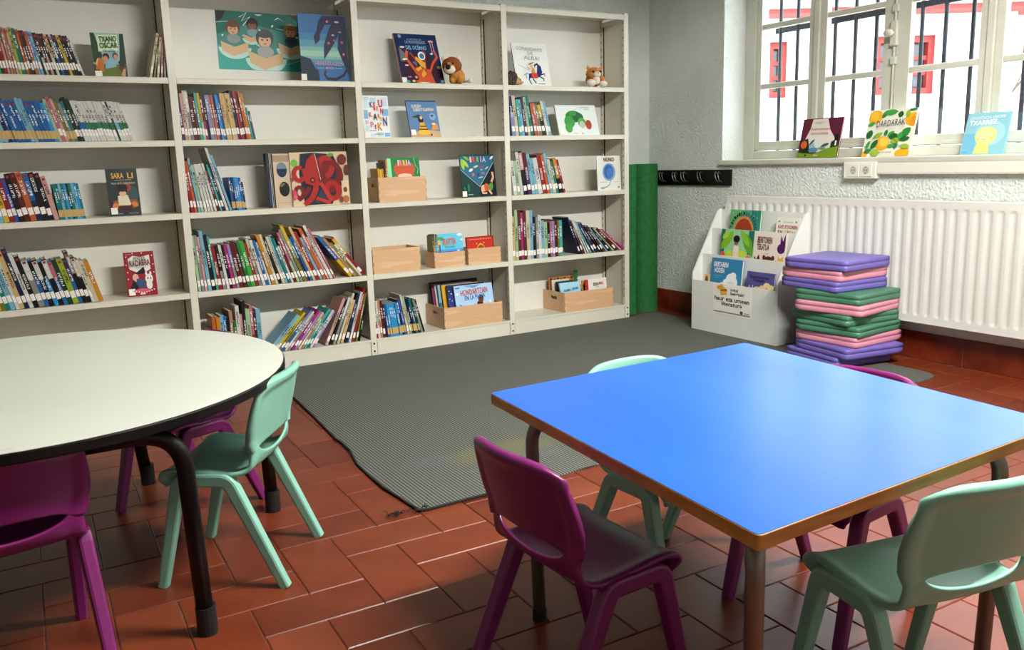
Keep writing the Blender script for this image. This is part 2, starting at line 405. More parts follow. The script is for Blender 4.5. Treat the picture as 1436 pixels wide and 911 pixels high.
# ------------------------------------------------------------------ windows
def window(name, y0, y1, detail=True):
    """y0 left jamb (towards the bookcase), y1 right jamb"""
    e = empty(name, kind='structure'); XF = .696; s = (y0-y1)/(WY0-WY1)
    Y = lambda v: y0+(v-WY0)*s
    z0, z1 = SILL, WZ1
    wd = M['winwood']
    fr = bx('frame', wd, e, XF-.02, XF+.06, Y(-.545), Y(WY0), z0, z1, bevel=.004)
    bx('frame', wd, e, XF-.02, XF+.06, Y(WY1), Y(-2.69), z0, z1, bevel=.004)
    bx('frame', wd, e, XF-.02, XF+.06, Y(-2.69), Y(-.545), z0, z0+.055, bevel=.004)
    bx('frame', wd, e, XF-.02, XF+.06, Y(-2.69), Y(-.545), z1-.06, z1, bevel=.004)
    for c in (-1.051, -2.168): bx('mullion', wd, e, XF-.025, XF+.06, Y(c-.022), Y(c+.022), z0+.055, z1-.06, bevel=.006)
    lights = [(-.59, -.988, -.545, -1.029), (-1.122, -1.527, -1.073, -1.605), (-1.698, -2.103, -1.609, -2.146), (-2.236, -2.64, -2.19, -2.69)]
    zb, zt = 1.235, z1-.13
    for a, b, oa, ob in lights:
        sh = MB()
        sh.box(XF-.012, XF+.03, Y(a), Y(oa), z0+.057, z1-.062); sh.box(XF-.012, XF+.03, Y(ob), Y(b), z0+.057, z1-.062)
        sh.box(XF-.012, XF+.03, Y(b), Y(a), z0+.057, zb); sh.box(XF-.012, XF+.03, Y(b), Y(a), zt, z1-.062)
        sash = sh.build('sash', wd, e, bevel=.004)
        zs = [1.60, 1.985]
        for zz in zs: bx('glazing_bar', wd, sash, XF-.008, XF+.022, Y(b), Y(a), zz-.017, zz+.017, bevel=.006)
        lv = [zb]+zs+[zt]
        for k in range(3):
            bx('pane', M['glass'], sash, XF+.008, XF+.011, Y(b)-.003, Y(a)+.003, lv[k]+(.014 if k else -.003), lv[k+1]-(.014 if k < 2 else -.003))
        # weather bar at the foot of the sash
        bx('weather_bar', wd, sash, XF-.02, XF-.012, Y(ob)+.01, Y(oa)-.01, z0+.06, z0+.085, bevel=.003)
    if detail:
        cz = Y(-1.607)
        bolt = MB().tube([(XF-.022, cz, z0+.07), (XF-.022, cz, z1-.07)], .0075, 10).build('bolt_rod', wd, e, smooth=True)
        for zz in (1.24, 1.36, 1.66, 1.95, 2.2): bx('bolt_keeper', wd, e, XF-.034, XF-.012, cz-.019, cz+.019, zz-.022, zz+.022, bevel=.005)
        bx('handle_plate', wd, e, XF-.04, XF-.012, cz-.022, cz+.022, 1.74, 1.88, bevel=.006)
        MB().tube([(XF-.03, cz, 1.81), (XF-.075, cz, 1.81)], .011, 10).ball((XF-.085, cz, 1.81), (.02, .03, .022)).build('handle_knob', wd, e, smooth=True)
        for c in (-1.051, -2.168):
            for zz in (1.3, 2.2): MB().tube([(XF-.03, Y(c), zz-.04), (XF-.03, Y(c), zz+.04)], .008, 8).build('hinge', wd, e, smooth=True)
    return e
window('window_1', WY0, WY1)
for nm, a, b in (('trim_1', WY0, WY1),):
    s = MB().box(XW-.03, .70, b-.03, a+.004, SILL-.034, SILL).build(nm, M['winwood'], None, bevel=.008); s['kind'] = 'structure'

# iron grille outside the window
gr = empty('window_grille', (XW+.5, -1.6, 1.0), label='dark iron bar grille fixed outside the white casement window', cat='grille')
gy = [-.491, -.643, -.952, -1.108, -1.261, -1.571, -1.721, -1.886, -2.189, -2.35, -2.52, -.34, -.797, -1.416, -2.04]
for yy in (-.491, -.643, -.797, -.952, -1.108, -1.261, -1.416, -1.571, -1.721, -1.886, -2.04, -2.189, -2.345, -2.50, -2.655):
    if yy in (-.797, -1.416, -2.04): continue
    MB().tube([(0, yy+1.6, .06), (0, yy+1.6, 1.6)], .0125, 8).build('upright_bar', M['iron'], gr, smooth=True)
for zz in (1.993, 1.10, 2.5): bx('cross_bar', M['iron'], gr, -.008, .008, -1.15, 1.15, zz-1.0-.018, zz-1.0+.018)

# ------------------------------------------------------------------ outside
DEPTH = 10.5
FA = Vector((CR.x, CR.y, 0)).normalized(); FN = Vector((FA.y, -FA.x, 0))     # facade axis and outward normal (towards us)
if FN.dot(CF) > 0: FN = -FN
FO = CP + CF*DEPTH; FO.z = 0
def fac(px, py):
    d = ray(px, py); t = (FO-CP).dot(FN)/d.dot(FN); p = CP+d*t; return (p-FO).dot(FA), p.z
fz = atan2(FA.y, FA.x)
house = empty('neighbour_house', FO, fz, label='whitewashed house with red window frames across the yard outside', cat='house')
sL, sR = fac(1040, 100)[0]-.6, fac(1421, 100)[0]; eave = fac(1290, 20)[1]
# window holes: A narrow at left, B with panes
A0, A1 = fac(1080, 58), fac(1105, 137); B0, B1 = fac(1232, 50), fac(1312.5, 131)
def rect(p, q): return (min(p[0], q[0]), max(p[0], q[0]), min(p[1], q[1]), max(p[1], q[1]))
RA, RB = rect(A0, A1), rect(B0, B1)
mb = MB(); GZ = -.6
for x0, x1, z0, z1 in ((sL, RA[0], GZ, eave), (RA[0], RA[1], GZ, RA[2]), (RA[0], RA[1], RA[3], eave), (RA[1], RB[0], GZ, eave), (RB[0], RB[1], GZ, RB[2]), (RB[0], RB[1], RB[3], eave), (RB[1], sR, GZ, eave)):
    mb.box(x0, x1, 0, .35, z0, z1)
mb.box(sL, sR, .35, 4.5, GZ, eave)
mb.build('wall', M['extwall'], house)
def ext_window(r, cols, rows, nm='window'):
    x0, x1, z0, z1 = r; f = .075
    w = MB().box(x0, x0+f, .1, .2, z0, z1).box(x1-f, x1, .1, .2, z0, z1).box(x0+f, x1-f, .1, .2, z0, z0+f).box(x0+f, x1-f, .1, .2, z1-f, z1).build(nm, M['red'], house)
    gw, gh = x1-x0-2*f, z1-z0-2*f
    for i in range(cols):
        for j in range(rows):
            a = x0+f+gw*i/cols; b = z0+f+gh*j/rows
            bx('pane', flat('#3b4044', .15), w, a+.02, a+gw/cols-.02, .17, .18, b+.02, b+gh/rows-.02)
    for i in range(1, cols): bx('glazing_bar', M['red'], w, x0+f+gw*i/cols-.03, x0+f+gw*i/cols+.03, .12, .18, z0+f, z1-f)
    for j in range(1, rows): bx('glazing_bar', M['red'], w, x0+f, x1-f, .13, .18, z0+f+gh*j/rows-.025, z0+f+gh*j/rows+.025)
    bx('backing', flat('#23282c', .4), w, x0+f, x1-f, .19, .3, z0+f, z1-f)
ext_window(RA, 1, 3); ext_window(RB, 2, 3)
e2 = fac(1290, 11)[1]
bx('eave', flat('#8e3b36', .7), house, sL-.05, sR+1.2, -.35, .3, eave, eave+(e2-eave)*1.0)
bx('gutter', flat('#dedede', .5), house, sL-.05, sR+1.25, -.46, -.32, eave+.05, eave+.28)
mb = MB(); k = 0
mb.add([(sL, -.4, eave+.2), (sR+1.2, -.4, eave+.2), (sR+1.2, 4.6, eave+1.2), (sL, 4.6, eave+1.2), (sL, -.4, eave+.28), (sR+1.2, -.4, eave+.28), (sR+1.2, 4.6, eave+1.28), (sL, 4.6, eave+1.28)], [(0,3,2,1),(4,5,6,7),(0,1,5,4),(1,2,6,5),(2,3,7,6),(3,0,4,7)])
mb.build('roof', noisy('pale_roof', '#b9b4ae', '#cfcac4', 3, .8), house)
# upper storey set back with red louvred shutters
S0, S1 = fac(1062, -60), fac(1238, 16)
bx('upper_wall', M['extwall'], house, S0[0]-.5, S1[0]+.25, .9, 3.5, eave+.4, S0[1]+1.0)
for px0, px1 in ((1096, 1134), (1160, 1222)):
    a, b = fac(px0, -40)[0], fac(px1, -40)[0]; zt = fac(1150, -80)[1]+.3; zb = fac(1150, 14)[1]+.05
    sh = bx('shutter', flat('#a8362c', .6), house, a, b, .84, .9, zb, zt)
    z = zb+.05
    while z < zt-.05: bx('slat', flat('#7a1a14', .6), sh, a+.05, b-.05, .81, .84, z, z+.045); z += .09
# brick house further off, seen past the corner
bO = FO+FA*(sR+3.2)-FN*7.0
brick = empty('brick_house', (bO.x, bO.y, 0), fz, label='distant pink brick building seen past the white house corner', cat='building')
bx('wall', noisy('pink_brick', '#c98f7c', '#d9a892', 14, .9), brick, -3.2, 8, 0, 3, -.6, 7)
for i in range(6):
    for j in range(3):
        w = bx('window', flat('#e6e4df', .5), brick, -2.9+i*1.3, -2.1+i*1.3, -.06, .0, .5+j*2.2, 1.9+j*2.2); bx('pane', flat('#6d747a', .2), w, -2.8+i*1.3, -2.2+i*1.3, -.08, -.05, .6+j*2.2, 1.8+j*2.2)
# bare tree
tO = FO+FA*(sR+2.6)-FN*5.2
tree = empty('bare_tree', (tO.x, tO.y, -.6), label='leafless tree with twisting branches beside the white house', cat='tree')
mb = MB(); rnd = random.Random(5)
def branch(p, d, L, r, lvl):
    pts = [p]; q = Vector(p); dd = Vector(d)
    for k in range(4):
        dd = (dd+Vector((rnd.uniform(-.3,.3), rnd.uniform(-.3,.3), rnd.uniform(-.1,.25)))).normalized(); q = q+dd*L/4; pts.append(q.copy())
    mb.tube(pts, r, 6, radii=[r*(1-.15*k) for k in range(5)])
    if lvl > 0:
        for k in (2, 3, 4):
            a = rnd.uniform(0, 2*pi); branch(pts[k], (dd+Vector((cos(a), sin(a), .5))*.9).normalized(), L*.65, r*.5, lvl-1)
branch(Vector((0,0,0)), Vector((-.15,0,1)), 2.3, .12, 3)
mb.build('branches', noisy('bark', '#4f4238', '#6f6052', 12, .9), tree, smooth=True)
gO = FO+FA*1.5
yard = bx('floor_yard', noisy('yard_paving', '#9a978f', '#b1aea6', 3, .95), None, XW+WT+.01, 22, -14, 16, -.7, -.6); yard['kind'] = 'structure'

# ------------------------------------------------------------------ ceiling lamps (fluorescent fittings)
def lamp(x, y, L, label):
    e = empty('ceiling_lamp', (x, y, RZ-.2), label=label, cat='ceiling lamp')
    h = MB().box(-L/2, L/2, -.13, .13, .07, .085).box(-L/2, L/2, -.135, -.128, .0, .085).box(-L/2, L/2, .128, .135, .0, .085).box(-L/2, -L/2+.01, -.13, .13, 0, .085).box(L/2-.01, L/2, -.13, .13, 0, .085)
    h.build('housing', flat('#e4e4e0', .4), e)
    for s in (-.06, .06): MB().tube([(-L/2+.03, s, .035), (L/2-.03, s, .035)], .014, 10).build('tube', emit_mat('fluorescent_tube', (1.0, .975, .93), LAMP_STRENGTH*10), e)
    for s in (-L*.35, L*.35): MB().tube([(s, 0, .085), (s, 0, .2)], .006, 6).build('hanger', flat('#999999', .4, .8), e)
lamp(-1.6, -3.9, 1.5, 'long fluorescent ceiling fitting over the blue table')

# ------------------------------------------------------------------ bookcase
HS = {1: 1.635, 2: 1.3155, 3: .9327, 4: .5011, 5: .102}     # shelf top heights
UX = [-4.0, -3.0, -1.976, -.979, 0.0]                       # upright centres
SD = .285                                                   # depth
bc = empty('bookcase', (-2, 0, 0), label='long cream metal bookcase of four bays along the back wall', cat='bookcase')
BO = -2.0
ZT = 2.127
for i, ux in enumerate(UX):
    x = ux-BO
    p = MB().box(x-.0195, x+.0195, 0, .028, 0, ZT).build('post', M['cream'], bc, bevel=.002)
    sl = MB()
    z = .16
    while z < ZT-.06:
        for sx in (-1, 1): sl.box(x+sx*.0195-.0004, x+sx*.0195+.0004, .011, .017, z, z+.014)
        z += .05
    sl.build('slots', M['slot'], p)['kind'] = 'stuff'
    for zz in (.03, .078): MB().tube([(x, -.003, zz), (x, .004, zz)], .006, 10).build('bolt', M['slot'], p)
    p = MB().box(x-.0195, x+.0195, SD-.035, SD-.004, 0, ZT).build('post', M['cream'], bc)
    sl = MB(); z = .16
    while z < ZT-.06:
        for sx in (-1, 1): sl.box(x+sx*.0195-.0005, x+sx*.0195+.0005, SD-.026, SD-.02, z, z+.014)
        z += .05
    sl.build('slots', M['slot'], p)['kind'] = 'stuff'
    bx('side_panel', M['cream'], bc, x-.008, x+.008, .028, SD-.042, .09, ZT-.06)
    sp = MB().box(x-.0185, x+.0185, .028, SD-.035, ZT-.06, ZT-.03); sp.build('side_rail', M['cream'], bc)
    bx('gap_strip', M['slot'], bc, x-.012, x+.012, SD-.044, SD-.036, .09, ZT-.06)
for b in range(4):
    x0, x1 = UX[b]+.02-BO, UX[b+1]-.02-BO
    for r in (1, 2, 3, 4):
        z = HS[r]
        MB().box(x0, x1, .001, SD-.006, z-.005, z).box(x0, x1, .001, .013, z-.031, z-.005).box(x0, x1, SD-.02, SD-.006, z-.03, z-.005).build('shelf', M['cream'], bc, bevel=.0015)
    z = HS[5]
    MB().box(x0, x1, .004, SD-.006, z-.006, z).box(x0, x1, -.001, .004, z-.012, z+.0005).build('shelf', M['cream'], bc)
    bx('plinth', M['cream'], bc, x0+.002, x1-.002, .002, .02, 0, z-.0125, bevel=.002)
    MB().box(x0, x1, .001, SD-.006, 2.113, 2.119).box(x0, x1, .001, .013, 2.083, 2.113).build('top_rail', M['cream'], bc, bevel=.0015)
    bx('back_panel', M['panel'], bc, x0-.015, x1+.015, SD-.006, SD, .02, ZT-.01)

# ------------------------------------------------------------------ rug
L_edge = [(412, 557), (441.8, 585), (471, 615), (480, 621), (492, 632), (501, 650), (520, 668), (539, 684.5), (560, 697), (575, 707)]
pts = [(-2.645, -.004)]+[tuple(atz(*q, .004)[:2]) for q in L_edge]+[tuple(atz(590, 716, .004)[:2]), tuple(atz(600, 714.5, .004)[:2]), (-2.45, -2.353), (-1.98, -2.336), (-1.0, -2.33), (.12, -2.315), (.175, -2.30), (.205, -2.26), (.22, -2.2), (.26, -1.0), (.315, .05), (.29, .068), (.10, .035), (.03, -.004)]
RUGT = .006
rug = MB().prism(pts, .0003, RUGT).build('rug', M['rug'], None)
tag(rug, 'grey woven rug with frayed corner and faint yellow stain on tiles', 'rug')
mb = MB(); rnd = random.Random(3)
bd = [Vector((p[0], p[1], .006)) for p in pts[1:14]]
mb.tube([b+Vector((-.002, 0, -.001+rnd.uniform(0, .003))) for b in bd], .0045, 6)
mb.build('bound_edge', flat('#1d1f1c', .9), rug)
mb = MB(); c0 = atz(585, 714, .006)
for k in range(46):
    p = c0+Vector((rnd.uniform(-.09, .05), rnd.uniform(-.004, .1), 0)); 
    p = Vector((c0.x+rnd.uniform(-.1, .04), 0, .003)); t = (p.x-c0.x); p.y = c0.y-.0+(.06*max(0, -t)*6)*.5+rnd.uniform(-.008, .012)
    q = p+Vector((rnd.uniform(-.03, .015), rnd.uniform(-.03, .01), rnd.uniform(.0, .012))); mb.tube([p, (p+q)/2+Vector((0, 0, .006)), q], .0014, 4)
fr = mb.build('frayed_threads', flat('#22231f', .9), rug); fr['kind'] = 'stuff'

# ------------------------------------------------------------------ tables
TZ = .595
def gquad(p, c, n=5):
    out = []
    for i in range(len(p)):
        a, b, d = Vector(p[i-1]), Vector(p[i]), Vector(p[(i+1) % len(p)])
        p0 = b+(a-b).normalized()*c; p1 = b+(d-b).normalized()*c
        for k in range(n+1): t = k/n; out.append(tuple(p0*(1-t)**2+b*2*t*(1-t)+p1*t*t))
    return out
tL, tT, tB = [Vector(atz(*q, TZ)[:2]) for q in ((686.5, 550.5), (1045, 480), (1064, 751))]
tR = tT+tB-tL
cen = (tL+tT+tB+tR)/4
bt = empty('square_table', (cen.x, cen.y, 0), label='square blue-topped school table with beech edge and grey legs', cat='table')
quad = [tuple(q-cen) for q in (tL, tB, tR, tT)]
top = MB().prism(gquad(quad, .012), TZ-.027, TZ-.0008).build('edge_band', M['edge'], bt, bevel=.002)
MB().prism(gquad([tuple(Vector(q)*.9965) for q in quad], .011), TZ-.0009, TZ).build('tabletop', M['blue'], bt)
for q in (tL, tT, tB, tR):
    d = (q-cen); n = d.normalized(); f = q-n*.115-cen; b = q-n*.105-cen
    path = smoothpath([(f.x, f.y, .012), (b.x, b.y, TZ-.06), (b.x-n.x*.14, b.y-n.y*.14, TZ-.04)], .085, 8)
    lg = MB().tube(path, .0165, 14).build('leg', M['steel'], bt, smooth=True)
    MB().tube([(f.x, f.y, 0), (f.x, f.y, .03)], .0185, 14).build('foot_cap', M['rubber'], lg, smooth=False)
fl = [q-cen for q in (tL, tT, tR, tB)]
for i in range(4):
    a, b = fl[i]*.72, fl[(i+1) % 4]*.72
    MB().tube([(a.x, a.y, TZ-.04), (b.x, b.y, TZ-.04)], .011, 8).build('frame_tube', M['steel'], bt, smooth=True)

WC = Vector((-3.88, -2.13)); WR = .735
wt = empty('round_table', (WC.x, WC.y, 0), label='large round white table with black rim and black tube legs', cat='table')
circ = lambda r, n=72: [(r*cos(2*pi*k/n), r*sin(2*pi*k/n)) for k in range(n)]
MB().prism(circ(WR), TZ-.028, TZ-.0015).build('rim_band', M['black'], wt, bevel=.004)
MB().prism(circ(WR-.004), TZ-.002, TZ).build('tabletop', M['white_top'], wt)
def wleg(path):
    lg = MB().tube(smoothpath(path, .11, 10), .0215, 16).build('leg', M['black'], wt, smooth=True)
    for p in (path[0], path[-1]):
        if p[2] < .1: MB().tube([(p[0], p[1], 0), (p[0], p[1], .075)], .0255, 16).build('foot_cap', M['rubber'], lg)
for s in (-1, 1):
    yy = -.60*1 if s < 0 else .625
    for sx in (-1, 1):
        wleg([(sx*(.345 if s < 0 else .38), yy, .0), (sx*.33, yy+(.0 if s < 0 else 0), TZ-.052), (0, yy, TZ-.052)])
for sx in (-1, 1): wleg([(sx*.705, .09, 0), (sx*.69, .09, TZ-.052), (sx*.3, .05, TZ-.052)])

# ------------------------------------------------------------------ chairs (one-piece moulded school chairs)
PROF = [(-.144,.294), (-.153,.312), (-.145,.330), (-.10,.337), (-.04,.330), (.02,.324), (.07,.326), (.108,.342), (.129,.376), (.139,.416), (.150,.460), (.163,.512), (.176,.562), (.182,.586)]
def catmull(P, t):
    n = len(P)-1; x = t*n; i = min(int(x), n-1); u = x-i
    a, b, c, d = [Vector(P[min(max(k, 0), n)]) for k in (i-1, i, i+1, i+2)]
    return .5*((2*b)+(c-a)*u+(2*a-5*b+4*c-d)*u*u+(3*b-a-3*c+d)*u**3)
def halfw(t):
    ks = [(0,.140), (.1,.158), (.25,.162), (.45,.158), (.55,.150), (.63,.147), (.70,.158), (.78,.166), (.9,.166), (1,.160)]
    for (a, va), (b, vb) in zip(ks, ks[1:]):
        if t <= b: s = (t-a)/(b-a); s = s*s*(3-2*s); return va+(vb-va)*s
    return ks[-1][1]
def shell(u, t):
    # rounded top corners: the sheet ends lower towards the sides
    tt = t
    if t > .6: tt = .6+(t-.6)*(1-.16*abs(u)**5-.035*u*u)
    p = catmull(PROF, tt); y, z = p; w = halfw(tt)
    x = u*w*(1-(.10*((t-.8)/.2)**3*u*u if t > .8 else 0))
    bk = min(max((t-.52)/.25, 0), 1); bk = bk*bk*(3-2*bk); st = 1-min(max((t-.42)/.18, 0), 1)
    y -= bk*.036*u*u+(1-st)*(1-bk)*.014*u*u
    z += st*min(t/.2, 1)*.006*(abs(u)**3)
    return Vector((x, y, z))
UH, VM = .80, .665
def vL(u): return VM if abs(u) >= UH else VM-.072*(1-(u/UH)**2)**.5
def vU(u): return VM if abs(u) >= UH else VM+.035*(1-(u/UH)**2)**.6
def patch(lower, N=40, Mr=36):
    mb = MB(); us = [-1+2*i/N for i in range(N+1)]; P = []; T = []
    for j in range(Mr+1):
        row = []; tr = []
        for u in us:
            t = vL(u)*j/Mr if lower else vU(u)+(1-vU(u))*j/Mr
            row.append(shell(u, t)); tr.append(t)
        P.append(row); T.append(tr)
    def nrm(j, i):
        u, t = us[i], T[j][i]; e = 2e-3
        a = shell(min(u+e, 1), t)-shell(max(u-e, -1), t); b = shell(u, min(t+e, 1))-shell(u, max(t-e, 0)); n = a.cross(b)
        return n.normalized()
    def V(p): mb.v.append(tuple(p)); return len(mb.v)-1
    fr, bk, TH = {}, {}, {}
    for j in range(Mr+1):
        for i in range(N+1):
            n = nrm(j, i); u = us[i]; t = T[j][i]
            ed = min(1, max(0, (abs(u)-.80)/.16))
            if not lower: ed = max(ed, min(1, max(0, (t-.90)/.07)))
            ed = ed*ed*(3-2*ed)
            th = .0042+.0030*ed; tb = th if lower else .0042+.0095*ed; TH[j, i] = (th+tb)/2
            fr[j, i] = V(P[j][i]+n*th); bk[j, i] = V(P[j][i]-n*tb)
    F = lambda *q: (mb.f.append(q), mb.m.append(0))
    for j in range(Mr):
        for i in range(N):
            F(*[fr[q] for q in ((j,i),(j,i+1),(j+1,i+1),(j+1,i))]); F(*[bk[q] for q in ((j,i),(j+1,i),(j+1,i+1),(j,i+1))])
    def rim(cells):
        prev = None
        for (j, i) in cells:
            jj = min(max(j, 1), Mr-1) if j in (0, Mr) else j; ii = min(max(i, 1), N-1) if i in (0, N) else i
            out = (P[j][i]-P[jj][ii]); out = out.normalized(); th = TH[j, i]
            m1 = V(P[j][i]+out*th*.8+(Vector(mb.v[fr[j, i]])-P[j][i])*.6); m2 = V(P[j][i]+out*th*.8+(Vector(mb.v[bk[j, i]])-P[j][i])*.6)
            cur = (fr[j, i], m1, m2, bk[j, i])
            if prev:
                for k in range(3): F(prev[k], cur[k], cur[k+1], prev[k+1])
            prev = cur
    if lower: rim([(j, 0) for j in range(Mr, -1, -1)]+[(0, i) for i in range(1, N+1)]+[(j, N) for j in range(1, Mr+1)])
    else: rim([(j, 0) for j in range(Mr+1)]+[(Mr, i) for i in range(1, N+1)]+[(j, N) for j in range(Mr-1, -1, -1)])
    oj = Mr if lower else 0
    rim([(oj, i) for i in range(N+1) if abs(us[i]) <= UH+.03])
    return mb
_CH = {}
def chair(x, y, face, colour, label, group):
    """face: direction the sitter looks, degrees"""
    if colour in _CH:
        e = copy_tree(_CH[colour]); e.location = (x, y, 0); e.rotation_euler = (0, 0, radians(face)+pi/2); return tag(e, label, 'chair', group)
    mt = M[colour]
    e = empty('school_chair', (x, y, 0), radians(face)+pi/2, label, 'chair', group); _CH[colour] = e
    patch(True).build('seat', mt, e, smooth=True); patch(False).build('backrest', mt, e, smooth=True)
    for sx in (-1, 1):
        for fr in (0, 1):
            yf, ys = (-.175, -.100) if fr else (.180, .040)
            path = smoothpath([(sx*.158, -.03, .3155), (sx*.158, ys, .3155), (sx*.164, yf, 0.0)], .022, 5)
            secs = []
            for p in path:
                k = min(max(p.z/.3, 0), 1); secs.append((.0145+.0055*k, .0145+.0025*k))
            MB().sweep(path, secs, (1, 0, 0)).build('leg', mt, e, bevel=0)
    MB().sweep([(-.15, -.035, .300), (.15, -.035, .300)], [(.008, .018)]*2, (0, 1, 0)).build('under_rail', mt, e)
    return e
GW, GB = 'chairs around the round white table', 'chairs around the square blue table'
chair(-3.351, -2.366, 145.4, 'mint', 'mint green plastic chair pushed under the round white table', GW)
chair(-3.945, -2.655, 97, 'purple', 'purple plastic chair in the lower left corner by the white table', GW)
chair(-3.40, -1.825, 203, 'purple', 'purple plastic chair tucked behind the round white table', GW)
chair(-2.88, -3.433, 2.4, 'purple', 'purple plastic chair in the foreground left of the blue table', GB)
chair(-2.38, -3.915, 78.5, 'mint', 'mint green plastic chair in the foreground right of blue table', GB)
chair(-2.376, -3.15, -87, 'mint', 'mint green plastic chair on the far rug side of blue table', GB)
chair(-2.13, -3.48, 186, 'purple', 'purple plastic chair tucked under the blue table on window side', GB)

# ------------------------------------------------------------------ radiator
rad = empty('radiator', (XW-.06, -1.8, .232), label='long white panel radiator under the window sill', cat='radiator')
RXF, RY0, RY1 = XW-.12, -.615, -3.0; RH = .646
mb = MB(); per = 8; nfl = int((RY0-RY1)/.0605); NZ = 26
ys = []; k0 = -1.3875
rows = []
zz = [0, .012, .02, .028, .033, .04, .05, .062, .075] + [.1+(RH-.2)*k/6 for k in range(7)] + [RH-.075, RH-.062, RH-.05, RH-.04, RH-.033, RH-.028, RH-.02, RH-.012, RH]
Y = []; y = RY0
N = int(round((RY0-RY1)/.0605))*8
for z in zz:
    for k in range(N+1):
        yy = RY0+(RY1-RY0)*k/N; ph = ((yy-k0)/.0605) % 1.0; q = min(ph, 1-ph)*.0605
        lim = .016; tz = min(z, RH-z); end = min(max((tz-.030)/.02, 0), 1)
        r = sqrt(max(0, lim**2-q*q))/lim if end < 1 else min(1, max(0, (lim-q)/.006))
        if tz < .05: 
            cz = .05; dd = sqrt(q*q+(max(0, cz-tz))**2); r = min(1, max(0, (lim-dd)/.006))
        Y.append((RXF+.006*r-(XW-.06), yy+1.8, z))
W = N+1
fs = [(a*W+b, a*W+b+1, (a+1)*W+b+1, (a+1)*W+b) for a in range(len(zz)-1) for b in range(N)]
mb.add(Y, fs); mb.build('front_panel', M['radiator'], rad, smooth=True)
xo = XW-.06
MB().box(RXF-xo+.014, XW-.02-xo, RY1+1.8, RY0+1.8, .0, RH-.012).build('water_panel', M['radiator'], rad)
bx('top_grille', M['radiator'], rad, RXF-xo, XW-.02-xo, RY1+1.8, RY0+1.8, RH-.002, RH+.006, bevel=.003)
bx('bottom_lip', M['radiator'], rad, RXF-xo-.001, RXF-xo+.02, RY1+1.8, RY0+1.8, -.006, .002)
for yy in (RY0, RY1): bx('end_cap', M['radiator'], rad, RXF-xo, XW-.02-xo, yy+1.8-.006, yy+1.8+.006, 0, RH, bevel=.002)
for yy in (-.9, -2.6): bx('wall_bracket', M['radiator'], rad, XW-.02-xo, XW-xo, yy+1.78, yy+1.82, .05, RH-.05)

# ------------------------------------------------------------------ coat hooks, socket, trunking
hr = empty('coat_hook_rail', (XW, -.17, .95), label='black wall rail with wire coat hooks beside the window', cat='hook rail')
bx('rail', M['black'], hr, -.018, 0, -.382, .388, -.005, .105, bevel=.003)
for px in (928, 946, 958, 981, 1006):
    y = solve_y(px, XW-.02, 1.0)+.17
    for s in (-.0, .028):
        pth = smoothpath([(-.018, y-s, .075), (-.04, y-s, .095), (-.055, y-s-.01, .07), (-.05, y-s-.02, .03), (-.02, y-s-.02, .02)], .02, 4)
        MB().tube(pth, .0028, 6).build('hook', flat('#8f8f8f', .3, .9), hr, smooth=True)
so = empty('wall_socket', (XW, -1.594, 1.045), label='white double power socket below the window sill', cat='socket')
bx('box', M['plast'], so, -.045, 0, -.108, .108, -.048, .046, bevel=.004)
for yy in (.038, -.046):
    f = bx('face_plate', M['plast'], so, -.049, -.044, yy-.038, yy+.038, -.037, .036, bevel=.002)
    MB().tube([(-.0495, yy, 0), (-.0485, yy, 0)], .022, 20).build('recess', flat('#b7b5a8', .5), f)
    for s in (-.008, .008): MB().tube([(-.051, yy+s, 0), (-.049, yy+s, 0)], .0026, 8).build('pin_hole', M['slot'], f)
    for s in (-1, 1): bx('earth_clip', flat('#777777', .4, .7), f, -.051, -.049, yy-.003, yy+.003, s*.018-.003, s*.018+.003)
tr = MB().box(XW-.035, XW, -3.2, -1.705, 1.023, 1.085).box(XW-.037, XW-.035, -3.2, -1.705, 1.03, 1.078).build('cable_trunking', M['plast'], None, bevel=.002)
tag(tr, 'white plastic cable trunking running from the socket under the sill', 'trunking')

# ------------------------------------------------------------------ green rolled mats
def rolled(x, y, r, h, label, ph):
    mb = MB(); n = 100; tk = .006; turns = 3.2; o = []; i_ = []
    for k in range(n+1):
        a = ph+turns*2*pi*k/n; rr = r-.016*turns*(1-k/n)-tk
        o.append(((rr+tk)*cos(a), (rr+tk)*sin(a))); i_.append((rr*cos(a), rr*sin(a)))
    vs = [(px, py, z) for z in (0, h) for px, py in o]+[(px, py, z) for z in (0, h) for px, py in i_]; m_ = n+1; fs = []
    for k in range(n):
        fs += [(k, k+1, m_+k+1, m_+k), (2*m_+k+1, 2*m_+k, 3*m_+k, 3*m_+k+1), (m_+k, m_+k+1, 3*m_+k+1, 3*m_+k), (k+1, k, 2*m_+k, 2*m_+k+1)]
    fs += [(0, m_, 3*m_, 2*m_), (n, 2*m_+n, 3*m_+n, m_+n)]
    mb.add(vs, fs); ob = mb.build('rolled_mat', M['greenmat'], None); ob.location = (x, y, 0.0)
    return tag(ob, label, 'mat', 'rolled green mats in the corner')
rolled(.108, .12, .075, 1.10, 'narrower rolled green mat standing against the bookcase end', 3.6).location.z = RUGT
rolled(.312, .20, .110, 1.105, 'wider rolled green mat standing in the wall corner', 4.4)

